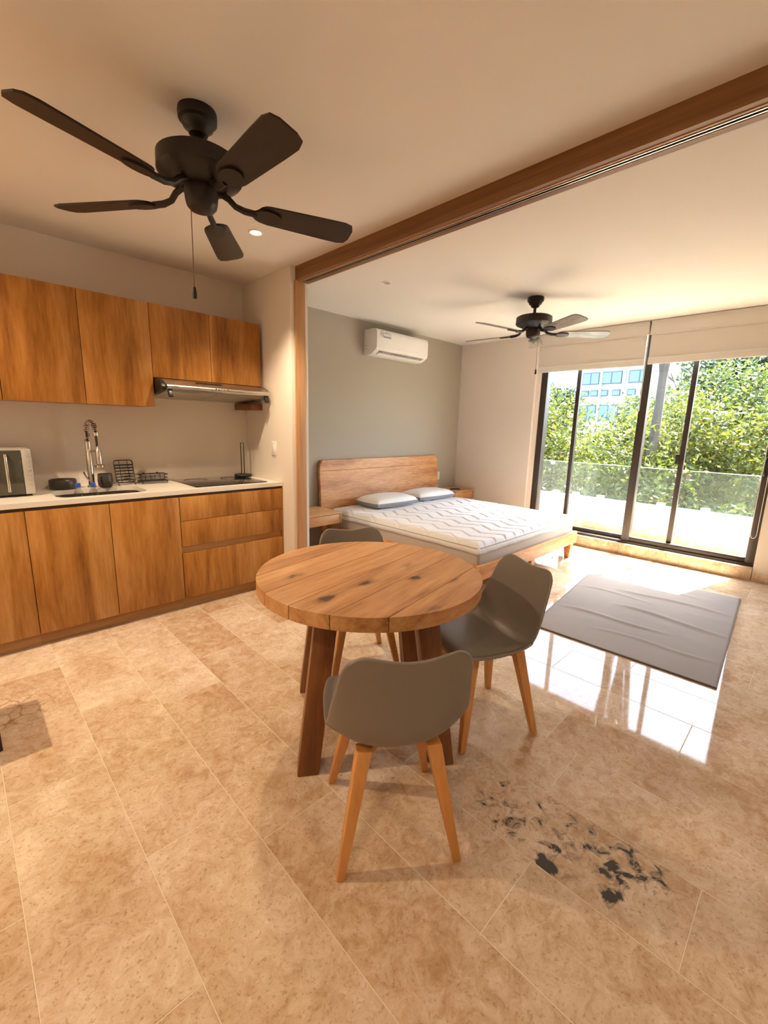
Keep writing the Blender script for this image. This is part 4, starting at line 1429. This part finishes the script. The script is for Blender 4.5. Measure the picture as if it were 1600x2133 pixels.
# outlet: dark recess plate lying on the sloping underside, with louvre and fins
n_ = Vector((0, 2.192 - 2.226, -(AYF + 0.085 - AYF - 0.020)))
slope = math.atan2(2.192 - 2.226, 0.065)
def acpart(name, x0, x1, t0, t1, d0, d1, m):
    """piece on the sloping outlet: t along the slope, d outward"""
    o = box(name, x0, x1, t0, t1, d0, d1, m)
    loc = Vector(o.location)
    o.rotation_euler = (slope, 0, 0)
    base = Vector((0, AYF + 0.020, 2.226))
    dirt = Vector((0, math.cos(slope), math.sin(slope)))
    dirn = Vector((0, math.sin(slope), -math.cos(slope)))
    o.location = base + Vector((loc.x, 0, 0)) + dirt * loc.y + dirn * (-loc.z)
    ps.append(o)
    return o
acpart('outlet_recess', AX0 + 0.065, AX1 - 0.055, 0.006, 0.066, -0.003, 0.004, M_ACDARK)
acpart('louvre', AX0 + 0.070, AX1 - 0.060, 0.036, 0.070, -0.012, -0.006, M_WHITE)
for k in range(26):
    x = AX0 + 0.08 + k * 0.0285
    acpart('fin', x, x + 0.004, 0.008, 0.034, -0.011, 0.0, M_STICKW)
ps.append(box('panel_seam', AX0 + 0.002, AX1 - 0.002, AYF - 0.0006, AYF + 0.002, 2.2585, 2.2605, M_STICKW))
# energy sticker with round emblem and printed bars
st = box('sticker', AX0 + 0.045, AX0 + 0.225, AYF - 0.0009, AYF + 0.0005, 2.360, 2.432, M_STICKW)
ps.append(st)
stp = []
stp.append(tube('emblem_disc', [(AX0 + 0.078, AYF - 0.0006, 2.405), (AX0 + 0.078, AYF - 0.0016, 2.405)], 0.029, M_STICK, n=24))
stp.append(tube('emblem_ring', [(AX0 + 0.078, AYF - 0.0012, 2.405), (AX0 + 0.078, AYF - 0.0021, 2.405)], 0.020, M_STICKW, n=24))
o = box('emblem_bar', AX0 + 0.064, AX0 + 0.092, AYF - 0.0028, AYF - 0.0008, 2.401, 2.409, M_STICKD)
o.rotation_euler = (0, math.radians(20), 0)
stp.append(o)
stp.append(box('print_band', AX0 + 0.095, AX0 + 0.222, AYF - 0.0016, AYF - 0.0006, 2.362, 2.383, M_STICK))
for k in range(3):
    stp.append(box('print_mark', AX0 + 0.117 + k * 0.024, AX0 + 0.133 + k * 0.024, AYF - 0.0016, AYF - 0.0006, 2.404, 2.424, M_STICK))
for k in range(3):
    stp.append(box('print_line', AX0 + 0.190, AX0 + 0.221, AYF - 0.0016, AYF - 0.0006, 2.398 + k * 0.011, 2.402 + k * 0.011, M_STICK))
adopt(st, *stp)
for k in range(2):
    ps.append(box('side_notch', AX0 - 0.0008, AX0 + 0.002, YG - 0.05, YG - 0.012, 2.245 + k * 0.035, 2.249 + k * 0.035, M_STICK))
adopt(ac, *ps)

# ------------------------------------------------------------------ rug
rc = [Vector((2.836, 1.306, 0)), Vector((2.865, 0.222, 0)), Vector((4.691, 0.321, 0)), Vector((4.660, 1.500, 0))]
rug = empty('rug', 'thin grey rug with creases lying on the tiles in front of the balcony door', 'rug', (3.75, 0.84, 0))
def rug_h(a, b_):
    z = 0.0
    for (c0, sl, wd, hgt, lo, hi) in ((0.30, 0.05, 0.012, 0.010, 0.0, 0.75), (0.47, -0.04, 0.014, 0.013, 0.30, 1.0), (0.62, 0.03, 0.010, 0.008, 0.0, 0.55), (0.70, 0.02, 0.014, 0.011, 0.25, 1.0), (0.16, 0.06, 0.010, 0.007, 0.3, 1.0), (0.86, -0.02, 0.012, 0.009, 0.0, 0.8)):
        c = c0 + sl * (b_ - 0.5) + 0.012 * math.sin(b_ * 9 + c0 * 20)
        w = min(1, max(0, (b_ - lo) / 0.15)) * min(1, max(0, (hi - b_) / 0.15)) if True else 1
        z += hgt * w * math.exp(-((a - c) / wd) ** 2)
    z += 0.002 * mnoise.noise(Vector((a * 14, b_ * 9, 0)))
    return z
def rugf(a, b_):
    p = rc[0].lerp(rc[3], a).lerp(rc[1].lerp(rc[2], a), b_)
    return Vector((p.x, p.y, 0.0085 + max(0, rug_h(a, b_))))
r1 = grid_surface('pile', rugf, 150, 60, M_RUG)
sd = r1.modifiers.new('thick', 'SOLIDIFY')
sd.thickness = 0.006
sd.offset = -1
r2 = tube('binding', [rc[0] + Vector((0, 0, 0.0055)), rc[1] + Vector((0, 0, 0.0055))], 0.005, M_RUGEDGE, n=6)
adopt(rug, r1, r2)

# ------------------------------------------------------------------ dark stool at the left edge
stl = empty('wooden_stool', 'dark brown wooden stool cut off by the left edge of the picture', 'stool', (-0.19, 2.42, 0))
for sx in (-1, 1):
    for sy in (-1, 1):
        taper('leg', (sx * 0.172, sy * 0.16, 0.40), (sx * 0.177, sy * 0.165, 0.0), 0.018, 0.016, M_DARKWOOD, stl)
box('seat', -0.195, 0.195, -0.185, 0.185, 0.40, 0.435, M_DARKWOOD, stl, bevel=0.008)
for sy in (-1, 1):
    box('stretcher', -0.16, 0.16, sy * 0.163 - 0.01, sy * 0.163 + 0.01, 0.12, 0.15, M_DARKWOOD, stl)
for sx in (-1, 1):
    box('stretcher', sx * 0.175 - 0.01, sx * 0.175 + 0.01, -0.15, 0.15, 0.20, 0.23, M_DARKWOOD, stl)

# ------------------------------------------------------------------ outside
GZ = -2.9
gr = struct(box('ground', XW + 2.0, 140, -70, 90, GZ - 0.3, GZ, M_GROUND))

def tree(base, height, blobs, leaf_mat, nleaf, lsize, label, seed, trunk_r=0.11, bare=False):
    rnd = random.Random(seed)
    e = empty('tree', label, 'tree', base, 0, 'trees beyond the balcony')
    bm = bmesh.new()
    bx, by, bz = base
    top = Vector((rnd.uniform(-0.3, 0.3), rnd.uniform(-0.3, 0.3), height * 0.62))
    mid_ = Vector((rnd.uniform(-0.2, 0.2), rnd.uniform(-0.2, 0.2), height * 0.3))
    add_tube(bm, [Vector((0, 0, -0.05)), mid_, top], [trunk_r, trunk_r * 0.8, trunk_r * 0.5], 7)
    for c, r in blobs:
        c = Vector(c)
        s = mid_.lerp(top, rnd.uniform(0.0, 0.8))
        m_ = s.lerp(c, 0.5) + Vector((rnd.uniform(-.2, .2), rnd.uniform(-.2, .2), rnd.uniform(0, .3)))
        add_tube(bm, [s, m_, c], [trunk_r * 0.45, trunk_r * 0.3, trunk_r * 0.15], 6)
        for q in range(4):
            d = Vector((rnd.gauss(0, 1), rnd.gauss(0, 1), rnd.gauss(0, 0.7))).normalized() * r * 0.85
            add_tube(bm, [m_.lerp(c, rnd.random()), c + d * 0.5 + Vector((0, 0, .05)), c + d], [trunk_r * 0.16, trunk_r * 0.11, trunk_r * 0.05], 5)
    finish(bm, 'trunk', M_BARK, e, smooth=True)
    if bare:
        return e
    vol = [r ** 2 for _, r in blobs]
    tot = sum(vol)
    verts, faces = [], []
    for (c, r), v in zip(blobs, vol):
        c = Vector(c)
        ncl = max(8, int(26 * r * r))
        cl = []
        for _ in range(ncl):      # leaf clusters give the crown a lumpy edge
            d = Vector((rnd.gauss(0, 1), rnd.gauss(0, 1), rnd.gauss(0, 1))).normalized()
            cl.append((c + d * r * (rnd.random() ** 0.45), 0.20 * r + 0.10 * rnd.random()))
        for _ in range(int(nleaf * v / tot)):
            cc, cr = cl[rnd.randrange(ncl)]
            p = cc + Vector((rnd.gauss(0, 0.55), rnd.gauss(0, 0.55), rnd.gauss(0, 0.45))) * cr * 1.3
            a = Vector((rnd.gauss(0, 1), rnd.gauss(0, 1), rnd.gauss(-0.3, 0.7))).normalized()
            b_ = a.cross(Vector((rnd.gauss(0, 1), rnd.gauss(0, 1), rnd.gauss(0, 1)))).normalized()
            s = lsize * rnd.uniform(0.6, 1.35)
            k = len(verts)
            verts += [p - a * s, p + b_ * s * 0.42, p + a * s, p - b_ * s * 0.42]
            faces.append((k, k + 1, k + 2, k + 3))
    me = bpy.data.meshes.new('foliage')
    me.from_pydata([tuple(v) for v in verts], [], faces)
    me.materials.append(leaf_mat)
    o = bpy.data.objects.new('foliage', me)
    COL.objects.link(o)
    o.parent = e
    o['kind'] = 'stuff'
    return e

def crown(rnd, w, z0, z1, n, r0=0.8, r1=1.3):
    out = []
    for _ in range(n):
        t = rnd.random()
        ww = w * math.sqrt(max(0.05, 1 - (2 * t - 0.9) ** 2 * 0.8))
        a = rnd.random() * 2 * PI
        q = math.sqrt(rnd.random()) * ww
        out.append(((q * math.cos(a), q * math.sin(a), z0 + (z1 - z0) * t), rnd.uniform(r0, r1)))
    return out
rt = random.Random(21)
TREES = [
    # x, y, height over ground of crown bottom/top, width, leaves, material, label
    (14.0, 8.4, 0.8, 5.5, 1.7, M_LEAF_Y, 'yellow-green leafy tree at the left edge of the balcony view'),
    (12.6, 5.9, 0.6, 5.5, 1.7, M_LEAF_A, 'bright green tree in front of the far white building'),
    (14.6, 4.4, 1.0, 5.75, 1.6, M_LEAF_B, 'mid-green tree behind the middle of the sliding door'),
    (12.2, 3.0, 1.2, 5.3, 1.3, M_LEAF_A, 'light green tree between the door mullion and the lock stile'),
    (15.0, 1.9, 1.4, 6.0, 1.7, M_LEAF_B, 'green tree with leaning branches in the right door pane'),
    (12.4, 0.2, 1.0, 5.2, 1.4, M_LEAF_A, 'light green tree at the right edge of the balcony view'),
    (19.5, 1.6, 3.6, 8.0, 1.9, M_LEAF_C, 'tall dark green tree rising at the upper right of the door'),
    (21.0, 10.6, 2.5, 6.6, 1.7, M_LEAF_C, 'dull green tree far off at the upper left of the door'),
    (15.0, -2.4, 1.0, 5.0, 1.8, M_LEAF_B, 'green tree right of the door, mostly hidden by the wall'),
    (15.5, 11.0, 0.8, 5.0, 1.8, M_LEAF_A, 'green tree left of the door, mostly hidden by the wall'),
]
for i, (x, y, h0, h1, w, m_, lab) in enumerate(TREES):
    tree((x, y, GZ), h1, crown(rt, w, h0 + 0.6, h1 - 0.6, 15), m_, 24000, 0.062 if i < 6 else 0.085, lab, 100 + i, 0.13)
rb = random.Random(5)
bl = [((rb.uniform(-1.6, 1.6), rb.uniform(-1.6, 1.6), 5.2 + rb.random() * 2.3), 1.0) for _ in range(7)]
tree((24.0, 4.1, GZ), 8.5, bl, None, 0, 0, 'bare branched tree against the sky in the right door pane', 77, 0.14, bare=True)
TT = tree((11.0, 2.85, GZ), 14.5, [((-1.3, -2.0, 12.9), 0.5), ((-1.3, -1.35, 12.9), 0.85), ((-1.25, -0.75, 13.1), 0.75), ((-1.6, -1.0, 13.4), 0.75), ((-0.9, -1.0, 12.6), 0.7), ((-1.5, -0.35, 12.8), 0.8), ((-1.2, 0.2, 13.0), 0.9), ((-1.1, 0.9, 13.2), 1.0), ((0.3, 0.5, 13.5), 1.1), ((-0.3, 1.4, 13.0), 1.0)], M_LEAF_B, 20000, 0.09, 'tall slim tree trunk beside the door mullion, unseen crown added to shade the bed', 91, 0.12)  # crown out of view, put there to keep sun off the bed
# low shrubs along the parapet foot
for i, (x, y, lab) in enumerate(((10.4, 6.2, 'low leafy shrub below the railing at the left'), (10.8, 3.9, 'low leafy shrub below the railing behind the door mullion'), (10.2, 1.2, 'low leafy shrub below the railing at the right'))):
    rs = random.Random(300 + i)
    t_ = tree((x, y, GZ), 2.4, crown(rs, 1.0, 0.7, 2.2, 9, 0.55, 0.85), (M_LEAF_B, M_LEAF_C, M_LEAF_A)[i], 9000, 0.06, lab, 200 + i, 0.06)
    t_.name = 'shrub'
    t_['category'] = 'shrub'
    t_['group'] = 'shrubs below the balcony'

# white building beyond the trees
bd = empty('apartment_building', 'white apartment building with blue-tinted windows beyond the trees', 'building', (44, 14, GZ))
ps = [box('wall', 40.6, 50, 10.4, 16.9, GZ, 8.2, M_BUILD)]
def bwin(y0, y1, z0, z1, n=2):
    f = box('window', 40.48, 40.62, y0, y1, z0, z1, M_BFRAME)
    w = (y1 - y0) / n
    cs = [box('pane', 40.46, 40.50, y0 + k * w + 0.05, y0 + (k + 1) * w - 0.05, z0 + 0.07, z1 - 0.07, M_BGLASS) for k in range(n)]
    adopt(f, *cs)
    ps.append(f)
for (y0, y1) in ((14.75, 16.15), (12.95, 14.55), (10.8, 12.4)):
    bwin(y0, y1, 5.45, 6.45)
    bwin(y0, y0 + 0.62, 4.45, 4.95, 1)
    bwin(y1 - 0.62, y1, 4.45, 4.95, 1)
    bwin(y0, y1, 2.4, 3.7)
    ps.append(box('pilaster', 40.35, 40.62, y0 - 0.28, y0 - 0.08, 2.0, 7.0, M_BUILD))
adopt(bd, *ps)
bd2 = empty('low_house', 'small pale house with a red roof edge far off at the left', 'house', (52, 22, GZ))
ps = [box('wall', 50.2, 56, 19.2, 26, GZ, 5.6, M_BUILD), box('roof_edge', 50.0, 56.2, 19.0, 26.2, 5.6, 5.85, plain('red_tile', (0.30, 0.09, 0.06, 1), 0.7))]
adopt(bd2, *ps)
